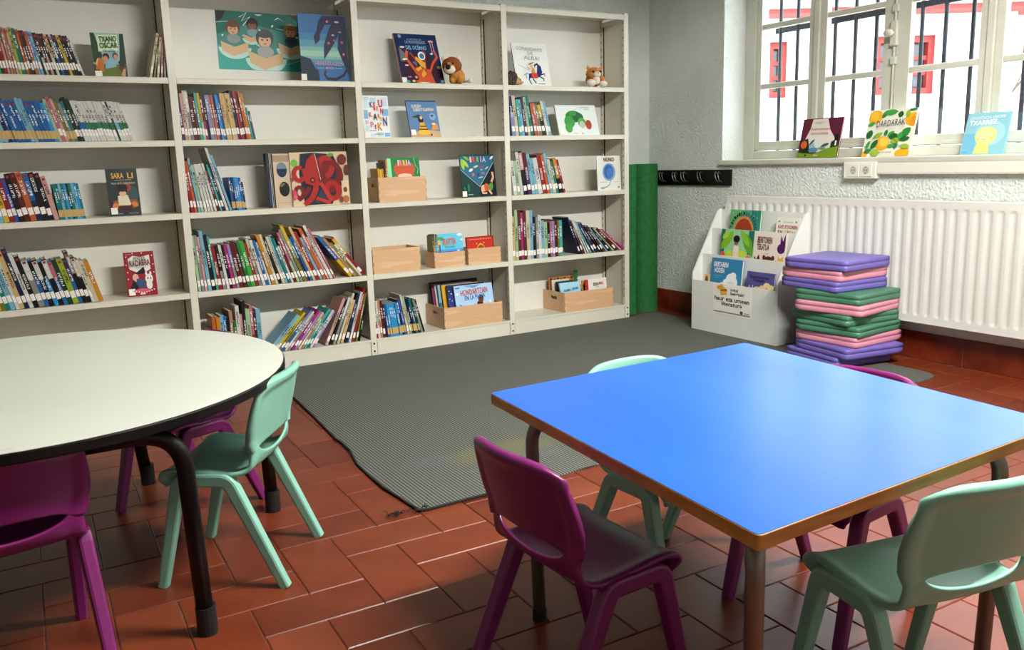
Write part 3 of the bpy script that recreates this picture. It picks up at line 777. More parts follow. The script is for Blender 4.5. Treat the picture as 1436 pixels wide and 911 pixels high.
# ------------------------------------------------------------------ cushions
SQ, CT = .40, .0575
FB = [(1194, 1122.6, 511.5, 'p'), (1201, 1128.5, 502, 'p'), (1208.6, 1123, 487, 'k'), (1211.5, 1121.7, 473, 'g'), (1192, 1113.7, 457.5, 'g'), (1217.5, 1123, 443, 'k'), (1214.5, 1123, 427.5, 'g'), (1183, 1105, 409, 'p'), (1191, 1108, 393.5, 'k'), (1203, 1115, 379, 'p')]
CC = {'p': ('purple', noisy('purple_vinyl', '#675aa8', '#6f62b0', 4, .42, .15, 25)), 'k': ('pink', noisy('pink_vinyl', '#cf879a', '#d690a2', 4, .42, .15, 25)), 'g': ('green', noisy('green_vinyl', '#3f7358', '#467c60', 4, .42, .15, 25))}
NMS = ['purple vinyl cushion at the very bottom of the cushion stack', 'purple vinyl cushion second from the bottom of the stack', 'pink cushion lowest of the three pink ones in the stack', 'green cushion resting on the lowest pink cushion of the stack', 'green cushion turned askew in the middle of the stack', 'pink cushion between two green cushions mid stack', 'topmost of the three green cushions in the stack', 'purple cushion resting on the topmost green cushion of the stack', 'topmost pink cushion of the stack under the top purple one', 'purple vinyl cushion on top of the stack by the radiator']
def cushion_mesh():
    mb = MB(); n = 10; h = SQ/2; ring = []
    def loop(ins, z, sag=0):
        out = []
        c = .018
        for k in range(4):
            a0 = [(-1,-1),(1,-1),(1,1),(-1,1)][k]; a1 = [(1,-1),(1,1),(-1,1),(-1,-1)][k]
            for s in range(n):
                t = s/n; x = a0[0]+(a1[0]-a0[0])*t; y = a0[1]+(a1[1]-a0[1])*t
                e = 1-.008*(1-abs(2*t-1))**2
                r = (x*x+y*y)**.5; q = min(1, 1.395/r) if r > 1.395 else 1
                out.append((x*(h-ins)*q*e, y*(h-ins)*q*e, z+sag*0))
        return out
    lv = [(.0075, 0), (.004, .0015), (.0012, .005), (.0, .012), (.0, .0295), (.0016, .0305), (.0016, .0325), (.0, .0335), (.0, .046), (.0012, .0525), (.004, .056), (.0075, CT-.0004)]
    vs = []
    for ins, z in lv: vs += loop(ins, z)
    m_ = 4*n; fs = []
    for a in range(len(lv)-1):
        for k in range(m_): fs.append((a*m_+k, a*m_+(k+1) % m_, (a+1)*m_+(k+1) % m_, (a+1)*m_+k))
    vs += loop(.09, -.0) + loop(.09, CT-.0004); o = len(lv)*m_
    for k in range(m_):
        fs.append((k, (k+1) % m_, o+(k+1) % m_, o+k)); t = (len(lv)-1)*m_
        fs.append((t+k, t+(k+1) % m_, o+m_+(k+1) % m_, o+m_+k))
    fs += [tuple(range(o, o+m_)), tuple(range(o+m_, o+2*m_))]
    return mb.add(vs, fs)
cm = cushion_mesh()
for k, (fx, lx, fy, c) in enumerate(FB):
    z = RUGT+k*CT
    P = atz(fx, fy, z+.004)
    best = None
    for d in range(0, 1800):
        a = radians(60+d*.05); L = (P.x+SQ*cos(a), P.y+SQ*sin(a), z+.02); e = abs(pj(L)[0]-lx)
        if best is None or e < best[0]: best = (e, a)
    a = best[1]                      # direction from front corner to left corner
    b = a-pi/2
    cx = P.x+SQ/2*(cos(a)+cos(b)); cy = P.y+SQ/2*(sin(a)+sin(b))
    cx = min(cx, RXF-.004-SQ/2*(abs(cos(a))+abs(cos(b))))
    e = empty('cushion', (cx, cy, z), a+pi/2, NMS[k], 'cushion', 'square vinyl cushions stacked by the radiator')
    cm.build('cover', CC[c][1], e, smooth=True)
    dk = flat({'p': '#4a3f86', 'k': '#a8647a', 'g': '#2a5540'}[c], .5)
    h = SQ/2
    zl = MB()
    zl.box(-h+.0004, -h+.004, -h+.03, h-.03, .0302, .0328).box(-h+.03, h-.03, -h+.0004, -h+.004, .0302, .0328); zl.build('zip', dk, e)
    bx('zip_pull', flat('#8c8c86', .35, .8), e, h-.075, h-.05, -h-.004, -h, .028, .035)

# ------------------------------------------------------------------ book display stand
SY0, SY1 = -.585, -1.327; SXF, SXB = .086, .346
st = empty('book_display_stand', (SXF, SY1, RUGT), label='white tiered book display stand in front of the radiator', cat='display stand')
W = SY0-SY1; D = SXB-SXF
side = [(0, 0), (D, 0), (D, .79), (D-.035, .795), (.235, .792), (.215, .772), (.012, .40), (0, .375)]
for yy in (0, W-.012): MB().prism_axis([(a, b) for a, b in side], yy, yy+.012, 'y').build('side_panel', M['white'], st, bevel=.002)
bx('front_panel', M['white'], st, .0, .008, .012, W-.012, 0, .334)
bx('tier_panel', M['white'], st, .082, .088, .012, W-.012, .26, .503)
bx('tier_panel', M['white'], st, .164, .170, .012, W-.012, .42, .668)
bx('back_panel', M['white'], st, .25, .257, .012, W-.012, 0, .789)
bx('tier_floor', M['white'], st, .008, .082, .012, W-.012, .25, .256); bx('tier_floor', M['white'], st, .088, .164, .012, W-.012, .41, .416); bx('tier_floor', M['white'], st, .17, .25, .012, W-.012, .57, .576)

# ------------------------------------------------------------------ shelved books
PAL = {  # code: (hex, colour word)
 'pu': ('#4b2a55', 'purple'), 'bg': ('#3fae35', 'bright green'), 'gr': ('#1f7a3c', 'green'), 'dg': ('#123f25', 'dark green'), 'rd': ('#9c2222', 'red'), 'dr': ('#5e1414', 'dark red'),
 'pk': ('#d8a59c', 'pale pink'), 'ta': ('#b98562', 'tan'), 'li': ('#9fb52f', 'lime green'), 'te': ('#117f78', 'teal'), 'or': ('#c4622a', 'orange'), 'br': ('#5a2f1c', 'brown'),
 'lb': ('#7fb9cf', 'light blue'), 'bl': ('#1f65a8', 'blue'), 'nv': ('#15264f', 'navy'), 'sk': ('#2f9bd8', 'sky blue'), 'bk': ('#141416', 'black'), 'wh': ('#dcdcd2', 'white'), 'gy': ('#8d9089', 'grey'),
 'ye': ('#d8b62f', 'yellow'), 'sa': ('#d9b878', 'sand'), 'mg': ('#b52a7e', 'magenta'), 'li2': ('#8f8fc4', 'lilac'), 'cr': ('#d9cda9', 'cream'), 'tq': ('#3fb0a5', 'turquoise'), 'go': ('#c98a1e', 'gold'),
 'pg': ('#a9c79c', 'pale green'), 'ol': ('#7c7c2c', 'olive'), 'ro': ('#c46a78', 'rose'), 'dk': ('#2a2523', 'dark brown'), 'rb': ('#3b55b0', 'royal blue'), 'sl': ('#4b5a66', 'slate')}
ROWN = {1: 'top', 2: 'second', 3: 'third', 4: 'fourth', 5: 'bottom'}
BAYN = {1: 'far left bay', 2: 'second bay', 3: 'third bay', 4: 'right bay'}
def nth(n): return '%d%s' % (n, 'th' if 10 <= n % 100 <= 20 else {1: 'st', 2: 'nd', 3: 'rd'}.get(n % 10, 'th'))
def set_book(o, code, accent=None, lo=0, hi=0, ink=None):
    c = tuple(v*.72 for v in hx(PAL[code][0])); o.color = (*c, 1)
    o['accent'] = [v*.72 for v in hx(PAL[accent][0])] if accent else list(c); o['band_low'] = float(lo); o['band_high'] = float(hi)
    lum = .3*c[0]+.6*c[1]+.1*c[2]
    o['ink'] = list(hx(PAL[ink][0])) if ink else ([.02]*3 if lum > .25 else [.7]*3)
def book_box(t, d, h, name='book', parent=None, pages=True):
    """spine at y=0 facing -y, thickness along x from 0, standing on z=0"""
    c = min(.0016, t*.2)
    mb = MB().box(0, c, 0, d, 0, h).box(t-c, t, 0, d, 0, h).box(c, t-c, 0, c*1.2, 0, h)
    o = mb.build(name, M['cover'], parent)
    if pages: MB().box(c, t-c, c*1.2, d-.003, .003, h-.003).build('pages', M['pages'], o)
    return o
def px_per_m(x, z): return (pj((x, .02, z))[1]-pj((x, .02, z+.2))[1])/.2
GID = {}
def run(bay, row, x0, x1, items, lean=(0, 0), mirror=False, ysp=.022, depth=(.13, .19), gid=None, label_h=(.028, .062), sticker=False, start=1):
    """items: 'code/width/height_px/flags'; lean (deg) at the first and last book, tops to the left (or right if mirror)"""
    z = HS[row]; X0, X1 = solve_x(x0, ysp, z), solve_x(x1, ysp, z); rnd = random.Random(bay*10+row+int(x0))
    L = []
    for it in items.split():
        p = it.split('/'); L.append([p[0], float(p[1]), float(p[2]), p[3] if len(p) > 3 else ''])
    n = len(L); hs = []
    for k, (c, w, hpx, fl) in enumerate(L):
        xa = X0+(X1-X0)*(k+.5)/n; ln = lean[0]+(lean[1]-lean[0])*k/max(1, n-1)
        hs.append(hpx/px_per_m(xa, z)/cos(radians(ln))*rnd.uniform(.995, 1.005))
    if mirror: L = L[::-1]; hs = hs[::-1]
    lean_ = (lean[1], lean[0]) if mirror else lean
    def place(sc):
        out = []; x = 0; prev = None
        for k, (c, w, hpx, fl) in enumerate(L):
            a = radians(lean_[0]+(lean_[1]-lean_[0])*k/max(1, n-1)); t = w*sc; h = hs[k]
            xb = x
            if prev:
                pa, pt, ph, px_ = prev
                # right face of the previous book: corners and top
                xt, zt = px_+pt*cos(pa)-ph*sin(pa), pt*sin(pa)+ph*cos(pa)   # its top right corner
                if h*cos(a) >= zt: xb = xt+zt*math.tan(a)
                else: xb = px_+pt/cos(pa)-0; xb = max(xb, (px_+pt*cos(pa)-(h*cos(a)-pt*sin(pa))*math.tan(pa))+h*sin(a))
                xb = max(xb, px_+pt/cos(pa)*.999, px_+pt*cos(pa))
            out.append((xb, a, t, h)); prev = (a, t, h, xb); x = xb
        xb, a, t, h = out[-1]; return out, xb+t*cos(a)
    lo, hi = 1e-5, .02
    for _ in range(40):
        md = (lo+hi)/2
        if place(md)[1] > X1-X0: hi = md
        else: lo = md
    out, _ = place(lo)
    seq = list(zip(L, out)); objs = []
    for k, ((c, w, hpx, fl), (xb, a, t, h)) in enumerate(seq):
        t2 = t*.965; d = rnd.uniform(*depth); d = min(d, .25, h*.82)
        o = book_box(t2, d, h); yy = ysp+rnd.uniform(-.003, .006)
        if mirror:
            o.location = (X1-xb, yy, z+.0002); o.rotation_euler = (0, a, 0)
            o.data.transform(Matrix.Translation((-t2, 0, 0)))
            for ch in o.children: ch.data.transform(Matrix.Translation((-t2, 0, 0)))
        else:
            o.location = (X0+xb, yy, z+.0002); o.rotation_euler = (0, -a, 0)
        ac = None; b0 = b1 = 0
        for f in fl.split('+'):
            if f[:1] == 's': ac, b0, b1 = 'sa', .07, .27
            elif f[:1] == 'u': ac, b0, b1 = f[1:], .58, .97
            elif f[:1] == 'd': ac, b0, b1 = f[1:], .0, .42
            elif f[:1] == 'm': ac, b0, b1 = f[1:], .40, .55
            elif f[:1] == 'w': ac, b0, b1 = f[1:], .22, .47
        set_book(o, c, ac, b0, b1)
        off = -t2 if mirror else 0
        if 'n' not in fl.split('+') and t2 > .003 and not fl.startswith('s'):
            l0 = label_h[0]*rnd.uniform(.8, 1.15); MB().box(off+t2*.06, off+t2*.94, -.0006, .0004, l0, l0+(label_h[1]-label_h[0])).build('spine_label', M['label'], o)
        if (sticker or 'r' in fl.split('+')) and t2 > .004:
            MB().box(off+t2*.2, off+t2*.8, -.0006, .0004, h-.022, h-.010).build('red_sticker', flat('#7c1b22', .5), o)
        objs.append((o, c, t2, h))
    if mirror: objs = objs[::-1]
    start = GID.get((bay, row), 0)+1; GID[bay, row] = start-1+len(objs)
    mh = sorted(q[3] for q in objs)[len(objs)//2]
    where = '%s shelf, %s' % (ROWN[row], BAYN[bay])
    for k, (o, c, t, h) in enumerate(objs):
        sz = 'thick' if t > .016 else ('slim' if t < .008 else ''); tl = 'tall' if h > mh*1.12 else ('short' if h < mh*.85 else '')
        adj = ' '.join(q for q in (tl, sz, PAL[c][1]) if q)
        tag(o, '%s book, %s from left among spines on the %s' % (adj, nth(k+start), where), 'book', 'shelved books, %s' % where)
    return len(objs)

cnt = 0
# far left bay
cnt += run(1, 1, -14, 119.5, 'pu/5/70/ bg/5/70/ gr/4/70/dbg bg/3/69/ dg/4/68/ rd/5/67/ pk/4.5/66/ ta/4/66/ ta/4/65/ pk/4/65/ li/5/66/ te/6/65/ or/4.5/63/ br/4.5/62/ dk/4/62/ or/4/61/ li2/4/61/dlb lb/4.5/60/ dk/3/59/n bk/4/59/dpg dr/4/58/ bk/4/58/dpk bk/3.5/58/ sa/4.5/57/dwh bk/3.5/57/ wh/3.5/57/dbl nv/4/57/ dk/4/56/ ye/5/56/ bk/4.5/56/ bk/4.5/55/ bk/4.5/55/ wh/3.5/53/', (4, 16), sticker=True)
cnt += run(1, 1, 210, 233, 'cr/4/63/r ol/3/44/n cr/3.5/57/r pk/3/57/ wh/2.5/52/n', (14, 4), mirror=True, start=34)
cnt += run(1, 2, -6, 188, 'lb/6/61/s lb/6/60/s lb/5/60/s nv/5/61/s bl/4.5/62/s bl/4.5/61/s bl/5/58/s+r bl/5/58/s+r bl/5/58/s+r lb/5/62/s lb/5/61/s bl/4/57/s+r bl/4.5/57/s+r bl/4.5/57/s bl/4.5/57/s bl/4/56/s sk/5/55/s pg/4/60/s ro/5/63/r pk/4/60/ ol/4/55/s gy/4.5/54/s te/4/56/s bk/5/62/ dg/4/60/ wh/4.5/57/wbl wh/4.5/57/wbl wh/4.5/56/wte wh/4/56/wgr wh/4.5/56/wgr wh/4/56/wgr wh/4.5/56/wte wh/4/56/wgr wh/4.5/55/wgr wh/4/55/wte wh/4.5/55/wgr dg/3/55/n wh/4.5/55/wlb wh/4.5/55/wte wh/4.5/54/wgr wh/4/54/wgr', (15, 15))
cnt += run(1, 3, -7, 84, 'bk/5/60/ lb/6/62/ ye/6/63/r rd/6/63/r rb/5/62/r bk/6/67/r dr/6.5/68/r or/7/68/r bl/7/67/r+dnv bk/7/67/r bk/6/66/r pk/6/61/r+n', (10, 11), label_h=(.03, .065))
cnt += run(1, 3, 84.5, 121, 'te/4/50/s te/3.5/50/s lb/4/50/s te/3.5/50/s sk/4/50/s dg/3/50/s te/4/50/s lb/4/50/s sk/4/50/s te/3.5/49/s', (6, 6), start=13)
cnt += run(1, 4, -8, 146, 'wh/4/66/ ye/5/70/r ol/5/72/r te/5/71/ lb/6/73/r wh/4/84/r sa/6/80/r nv/5/84/r wh/5/78/ bk/6/72/r gy/7/67/uwh+r bl/5/66/ubk bk/6/65/uwh+r sk/5/64/ubk bk/6/65/uwh+r bl/5/62/uro+r dg/6/63/ li/7/63/r bl/5/60/upu bk/5/72/ugy+r bk/5/64/ucr+r wh/3.5/60/ cr/5/58/n go/6/57/n', (13, 14), label_h=(.035, .07))
# second bay
cnt += run(2, 2, 256.5, 359, 'pu/5/62/ pk/4.5/66/ cr/3.5/70/ gy/5/70/uwh dr/6/61/ br/4/60/ tq/4/66/ ye/4/66/dpg dr/4/62/dmg bk/4/62/n li2/6/63/ ta/3.5/63/ ro/3.5/63/ dr/3.5/63/ sk/4/63/ bl/4/63/ sa/4.5/65/ sa/4.5/65/ sa/4.5/65/ sa/4/65/ nv/4.5/69/dpu rd/5/68/ dr/4/68/ or/4.5/66/ go/4/64/ tq/3/45/n sl/3/40/n', (3, 8), ysp=.03)
cnt += run(2, 3, 264.5, 326, 'cr/4/92/drd rd/5/80/ or/5/72/ lb/4/76/ pg/5/66/ wh/5/67/ wh/4.5/67/ wh/4.5/67/ wh/4.5/67/ dr/4/57/ tq/3.5/65/ nv/4.5/61/ wh/5/88/n lb/4.5/78/n', (4, 15), ysp=.02)
cnt += run(2, 3, 327, 346.5, 'bl/4/46/s nv/4/46/s bl/4/46/s sk/4.5/46/s sk/4.5/45/s bl/4/45/s nv/3.5/39/s', (4, 4), start=15)
cnt += run(2, 4, 273, 471, 'cr/5/93/uye pg/4/78/ gy/4/78/ pk/3.5/76/ lb/5/84/ bk/5/78/ tq/3/76/ rd/5.5/62/ bk/4.5/62/dgy wh/4/62/ bk/4/60/ mg/4.5/62/ gy/4/62/uli2 dr/6/63/ br/4/62/ gr/5/63/ bg/6/63/ rd/4/61/ cr/4/66/dgy wh/4.5/64/ bl/4.5/63/ wh/3/60/ go/5/70/ cr/4/70/ bk/4/66/ cr/4/66/ lb/4/66/ te/4/63/ wh/3/52/ dr/4/63/ ro/4/70/dpg gy/4/74/ ol/5/80/uye pu/3/62/usk bl/4/63/ sa/4/76/ rd/5/68/ lb/4/60/ or/5/72/ pk/3.5/60/ wh/4.5/76/ ro/3/72/', (2, 25), ysp=.018)
cnt += run(2, 4, 491, 512.5, 'bl/5/58/dye ta/4/55/ ol/4/48/n wh/3/46/n rd/5/54/uye', (37, 38), ysp=.018, start=43)
cnt += run(2, 5, 277, 371, 'sl/5/40/ wh/4/52/ gr/5/36/ bl/5/34/ cr/5/44/ or/5/62/ go/5/60/ lb/4.5/62/ bl/4/60/ bk/4/58/ ta/4.5/66/ gr/4/52/ wh/5/72/ pk/4/60/ bk/4/78/ pg/6/66/dgr ro/4/70/drd dk/4/60/ lb/6/64/', (0, 1), ysp=.02)
cnt += run(2, 5, 374, 441, 'lb/6/48/ pg/4/46/ ye/5/50/ ol/5/44/ bl/5/52/uli2 wh/4/50/ gy/4/46/ mg/5.5/50/ li2/4/48/ cr/4/47/ ta/4/44/ tq/4.5/50/ te/4/46/ wh/4.5/48/ li2/4/46/', (44, 36), mirror=True, ysp=.02, start=20)
cnt += run(2, 5, 456, 505, 'pk/5/62/ bk/4/60/ gy/4.5/64/uwh cr/4/68/ sa/5/58/ nv/5/66/ wh/4/68/ rd/4.5/72/ ol/3.5/66/ bk/3/40/n', (26, 14), mirror=True, ysp=.02, start=35)
# third bay
cnt += run(3, 5, 528.5, 596.5, 'gy/3.5/48/drd wh/4/52/ ta/4/54/ dr/4.5/52/ nv/3/46/n bl/3.5/46/s sk/4/46/s sk/4/46/s sk/4/46/s sk/4/46/s sk/4/46/s nv/4/50/s rb/4/50/s cr/4/56/ pg/3/54/ nv/4/50/s nv/4/50/s te/3.5/48/s dg/3.5/48/s gy/4/46/n bk/3/46/n', (2, 14), ysp=.02)
# right bay
cnt += run(4, 2, 714.5, 774.5, 'nv/4/57/n li2/5/57/unv cr/5/56/ tq/4/51/ lb/4/51/ pu/4/53/ pg/4/54/ te/4.5/55/ or/4/45/ ro/3.5/45/ ol/4/44/ bk/5/44/uye wh/4/48/ lb/4/47/', (5, 14), ysp=.02)
cnt += run(4, 3, 717, 793.5, 'gy/3.5/48/n wh/5/48/ pg/4/48/ wh/4/60/n bk/5/60/upk pu/5/58/udr lb/4.5/56/ lb/4/50/ wh/6/50/ rd/5/55/ or/4/54/ lb/4/56/ cr/4/47/ te/4/44/ go/5/48/dbk rd/3/46/', (6, 15), ysp=.018)
cnt += run(4, 4, 719.5, 790, 'sa/5/62/ pg/4/70/ br/4.5/68/ mg/4/66/ br/4/68/ cr/5/68/ lb/5/68/ bk/4/58/ gy/3.5/58/ wh/4.5/60/ lb/5/52/ pg/5/50/ bk/4/48/ ro/3.5/50/ li2/3.5/50/ dr/4/51/ ol/3/50/ tq/5/50/', (1, 1), ysp=.014)
cnt += run(4, 4, 813, 876, 'nv/4/52/ br/4/46/ wh/3/48/n wh/3/47/n lb/4/45/ sl/4/42/ nv/5/42/ bk/3/38/ br/5/37/ lb/3/34/n bk/4/34/ pg/3/33/n dr/5/32/ pk/3/30/n mg/3/30/n', (22, 52), ysp=.014, start=19)

# ------------------------------------------------------------------ display books, crates, toys
def dbook(w, h, t, base, label, cat='book', spine_col=None, shapes=(), group=None, sticker=None, name='picture_book', pages=True):
    """front cover faces -y at y=0, spine on the left, base centre at origin"""
    c = min(.002, t*.25)
    mb = MB().box(-w/2, w/2, 0, c, 0, h).box(-w/2, w/2, t-c, t, 0, h).box(-w/2, -w/2+c, c, t-c, 0, h)
    o = mb.build(name, flat(base, .42, 0, .25), None)
    MB().box(-w/2+c, w/2-.003, c, t-c, .003, h-.003).build('pages', M['pages'], o)
    if spine_col: MB().box(-w/2-.0004, -w/2+.0002, .0, t, 0, h).build('spine', flat(spine_col, .45), o)
    art(o, w, h, shapes)
    if sticker: MB().box(-w/2+w*sticker[0], -w/2+w*sticker[0]+.032, -.004, -.0034, h*sticker[1], h*sticker[1]+.034).build('library_label', M['paper'], o)
    return tag(o, label, cat, group)
def on_shelf(o_fn, row, pxl, pxr, pyt, y, lean=10, t=.008, z=None, pyb=None):
    """size from pixels: bottom corners on the shelf at depth y, top from the top pixel row"""
    z = HS[row] if z is None else z
    a = radians(lean); xl, xr = solve_x(pxl, y, z), solve_x(pxr, y, z); w = xr-xl; xm = (xl+xr)/2
    lo, hi = .02, .6
    for _ in range(40):
        h = (lo+hi)/2
        if pj((xm, y+h*sin(a), z+h*cos(a)))[1] > pyt: lo = h
        else: hi = h
    o = o_fn(w, h, t); o.location = (xm, y, z+.0003); o.rotation_euler = (-a, 0, 0); return o
def on_x(o_fn, x, z, pxl, pxr, pyt, lean=10, t=.01, yaw=0):
    """book facing -x (towards the room) with its foot at plane x"""
    a = radians(lean); yl, yr = solve_y(pxl, x, z), solve_y(pxr, x, z); w = abs(yl-yr); ym = (yl+yr)/2
    lo, hi = .02, .8
    for _ in range(40):
        h = (lo+hi)/2
        if pj((x+h*sin(a), ym, z+h*cos(a)))[1] > pyt: lo = h
        else: hi = h
    o = o_fn(w, h, t); o.location = (x, ym, z+.0003); o.rotation_euler = (-a, 0, -pi/2+yaw); return o
def scrib(x0, y, x1, col, w=.012): return ('s', [(x0, y), (x1, y)], w, col)

# TXANO OSCAR
def f(w, h, t): return dbook(w, h, t, '#8fb3b0', 'small green paperback showing two running children on the top left shelf', shapes=[
    ('#20401f', [(0,.35),(0,1),(.12,1),(.2,.75),(.3,.5),(.2,.3)]), ('#1d3a22', [(.8,.4),(.85,.7),(.88,1),(1,1),(1,.3)]), ('#3c3d1c', R4(0,0,1,.3)), ('#5d6a22', [(.2,.05),(.9,.02),(1,.25),(.6,.3),(.3,.26)]),
    ('#cfe0c0', [(.2,.58),(.8,.62),(.8,.97),(.18,.95)]), ('#7fa9b8', [(.35,.2),(.68,.25),(.72,.55),(.35,.55)]),
    ('#1a1712', ell(.4,.47,.1,.08)), ('#c98a62', ell(.38,.42,.075,.07)), ('#b06a24', [(.05,.2),(.18,.45),(.32,.4),(.3,.15),(.15,.1)]), ('#d79a66', [(.05,.3),(.14,.45),(.17,.4),(.1,.26)]), ('#1d1a18', [(.05,.1),(.14,.2),(.18,.1)]),
    ('#54443a', ell(.68,.5,.085,.07)), ('#c08a66', ell(.69,.47,.06,.055)), ('#6a2226', [(.75,.22),(.86,.32),(.92,.25),(.84,.15)]), ('#2c3035', [(.74,.35),(.9,.47),(.95,.3),(.84,.25)]), ('#c79a6a', [(.8,.05),(.88,.2),(.95,.2),(.92,.03)]),
    ('t', 'TXANO', .24, .8, .78, .93, '#2c5f1c', .03, 4), ('t', 'OSCAR', .24, .66, .8, .79, '#2c5f1c', .03, 4), ('t', 'RUBEL NATURA', .32, .57, .7, .62, '#26382c', .01)], sticker=(.02, .0))
on_shelf(f, 1, 133.5, 180, 46.5, .09, 6)
# boats poster on the back panel
C4 = [aty(*q, SD-.0075) for q in ((301, 15.5), (420, 20), (424, 99.5), (307, 98))]
pw, ph = .51, .345; pc = (C4[0]+C4[1]+C4[2]+C4[3])/4
pw = ((C4[1]-C4[0]).length+(C4[2]-C4[3]).length)/2; ph = ((C4[0]-C4[3]).length+(C4[1]-C4[2]).length)/2
po = MB().box(-pw/2, pw/2, 0, .0008, 0, ph).build('poster', flat('#1f8378', .5), None)
def kid(x, y, s, hair, skin, top):
    return [(hair, ell(x, y+.10*s, .085*s, .13*s)), (skin, ell(x, y+.06*s, .06*s, .09*s)), (top, ell(x, y-.09*s, .08*s, .08*s)), (hair, ell(x, y+.15*s, .065*s, .05*s)), ('#2a1a14', ell(x-.024*s, y+.075*s, .008*s, .012*s)), ('#2a1a14', ell(x+.024*s, y+.075*s, .008*s, .012*s)), ('#a8503c', ell(x, y+.02*s, .016*s, .008*s))]
def boat(x, y, s): return [('#bfe6dc', ell(x, y-.02, .19*s, .2*s, 0, 16, 180, 360)), ('#d9ba8e', [(x-.16*s, y+.08*s), (x-.15*s, y-.08*s), (x-.02*s, y-.17*s), (x+.15*s, y-.08*s), (x+.16*s, y+.08*s), (x, y-.01*s)])]
art(po, pw, ph, [('#3fa79b', [(0,.0),(1,0),(1,.3),(.6,.2),(.3,.36),(0,.42)]), ('#126a5d', [(0,.6),(.4,.8),(1,.62),(1,1),(0,1)]), ('#1c1f1e', [(0,1),(.12,1),(.07,.85),(0,.8)]), ('#25292a', [(.86,1),(1,1),(1,.84),(.93,.92)]),
    ('s', [(.27,.9),(.36,.99),(.3,.84),(.4,.92),(.31,.76)], .012, '#cfe8e2'), ('#dfeeea', [(.68,.88),(.73,.94),(.8,.87),(.74,.92)]), ('#dfeeea', [(.45,.97),(.55,.97),(.5,.94)]), ('s', [(0,.8),(.2,.83)], .012, '#9fd5cb'), ('s', [(.7,.74),(.98,.69)], .012, '#9fd5cb'), ('s', [(.3,.6),(.5,.42)], .03, '#9fd8cf'), ('s', [(.05,.37),(.25,.25),(.37,.3)], .014, '#d5efe8'), ('s', [(.33,.17),(.55,.05),(.75,.13)], .016, '#d5efe8'), ('s', [(.8,.12),(.98,.2)], .012, '#8fd0c6')]
    + boat(.4, .57, .55)+kid(.42, .72, .8, '#15120f', '#8c5a3a', '#7fa8b4') + boat(.2, .4, 1)+kid(.19, .62, 1, '#6b4526', '#dcae8a', '#8d9a98') + boat(.87, .42, .95)+kid(.87, .62, .95, '#a87d48', '#e0b48c', '#4b5a66') + boat(.56, .23, 1.3)+kid(.555, .44, 1.25, '#4c5358', '#e6bd98', '#aab0ae')
    + [('#e8f5f0', leaf(.065,.58,.04,.02,70)), ('#e8f5f0', leaf(.655,.78,.05,.025,70)), ('#e8f5f0', leaf(.5,.7,.04,.02,-60)), ('#e8f5f0', leaf(.95,.6,.05,.025,-60))], name='picture', dstep=.00006)
po.location = (pc.x, SD-.0075, pc.z-ph/2); po.rotation_euler = (0, radians(.5), 0)
tag(po, 'green sea poster of four children rowing boats on the back panel', 'poster')
# dragon book
def f(w, h, t): return dbook(w, h, t, '#1f5f96', 'tall blue hardback with a dark dragon on the second bay top shelf', spine_col='#153a5a', shapes=[
    ('#2f7298', R4(0,.25,1,.72)), ('#4d8a9c', R4(0,.3,1,.62)), ('#74a49c', R4(0,.34,1,.52)), ('#8fb8a0', R4(0,.38,1,.46)), ('#0d1f33', [(0,0),(.36,0),(.35,.17),(.28,.2),(.2,.34),(0,.38)]),
    ('#1b1c3a', [(.5,.98),(.98,.99),(.99,.1),(.93,.2),(.78,.5),(.82,.72),(.74,.6),(.48,.33),(.5,.55),(.62,.78),(.68,.86),(.55,.85),(.44,.72),(.42,.62),(.32,.55),(.3,.68),(.36,.74),(.42,.9)]),
    ('s', [(.97,.22),(.88,.11),(.7,.04),(.52,.05),(.47,.12),(.5,.17)], .045, '#1b1c3a'),
    ('#c3766f', ell(.6,.9,.025,.018)), ('#9fb2c4', ell(.8,.9,.05,.014)), ('#b0605e', ell(.6,.58,.03,.02)), ('#b0605e', ell(.88,.6,.03,.02)), ('#c3766f', ell(.9,.42,.025,.02)), ('#9fb2c4', ell(.7,.7,.03,.012)), ('#b0605e', ell(.72,.62,.02,.016)), ('#8c8fb0', ell(.85,.75,.03,.012)),
    ('t', 'HERENSUGEEN', .28, .25, .88, .30, '#c9a0ac', .005), ('t', 'MENDIA', .5, .19, .68, .225, '#b99aae', .005), scrib(.32, .205, .47, '#7fc0d6', .008), scrib(.7, .21, .85, '#7fc0d6', .008)], sticker=(-.02, .02))
on_shelf(f, 1, 424.5, 491, 20.5, .06, 2, t=.012)
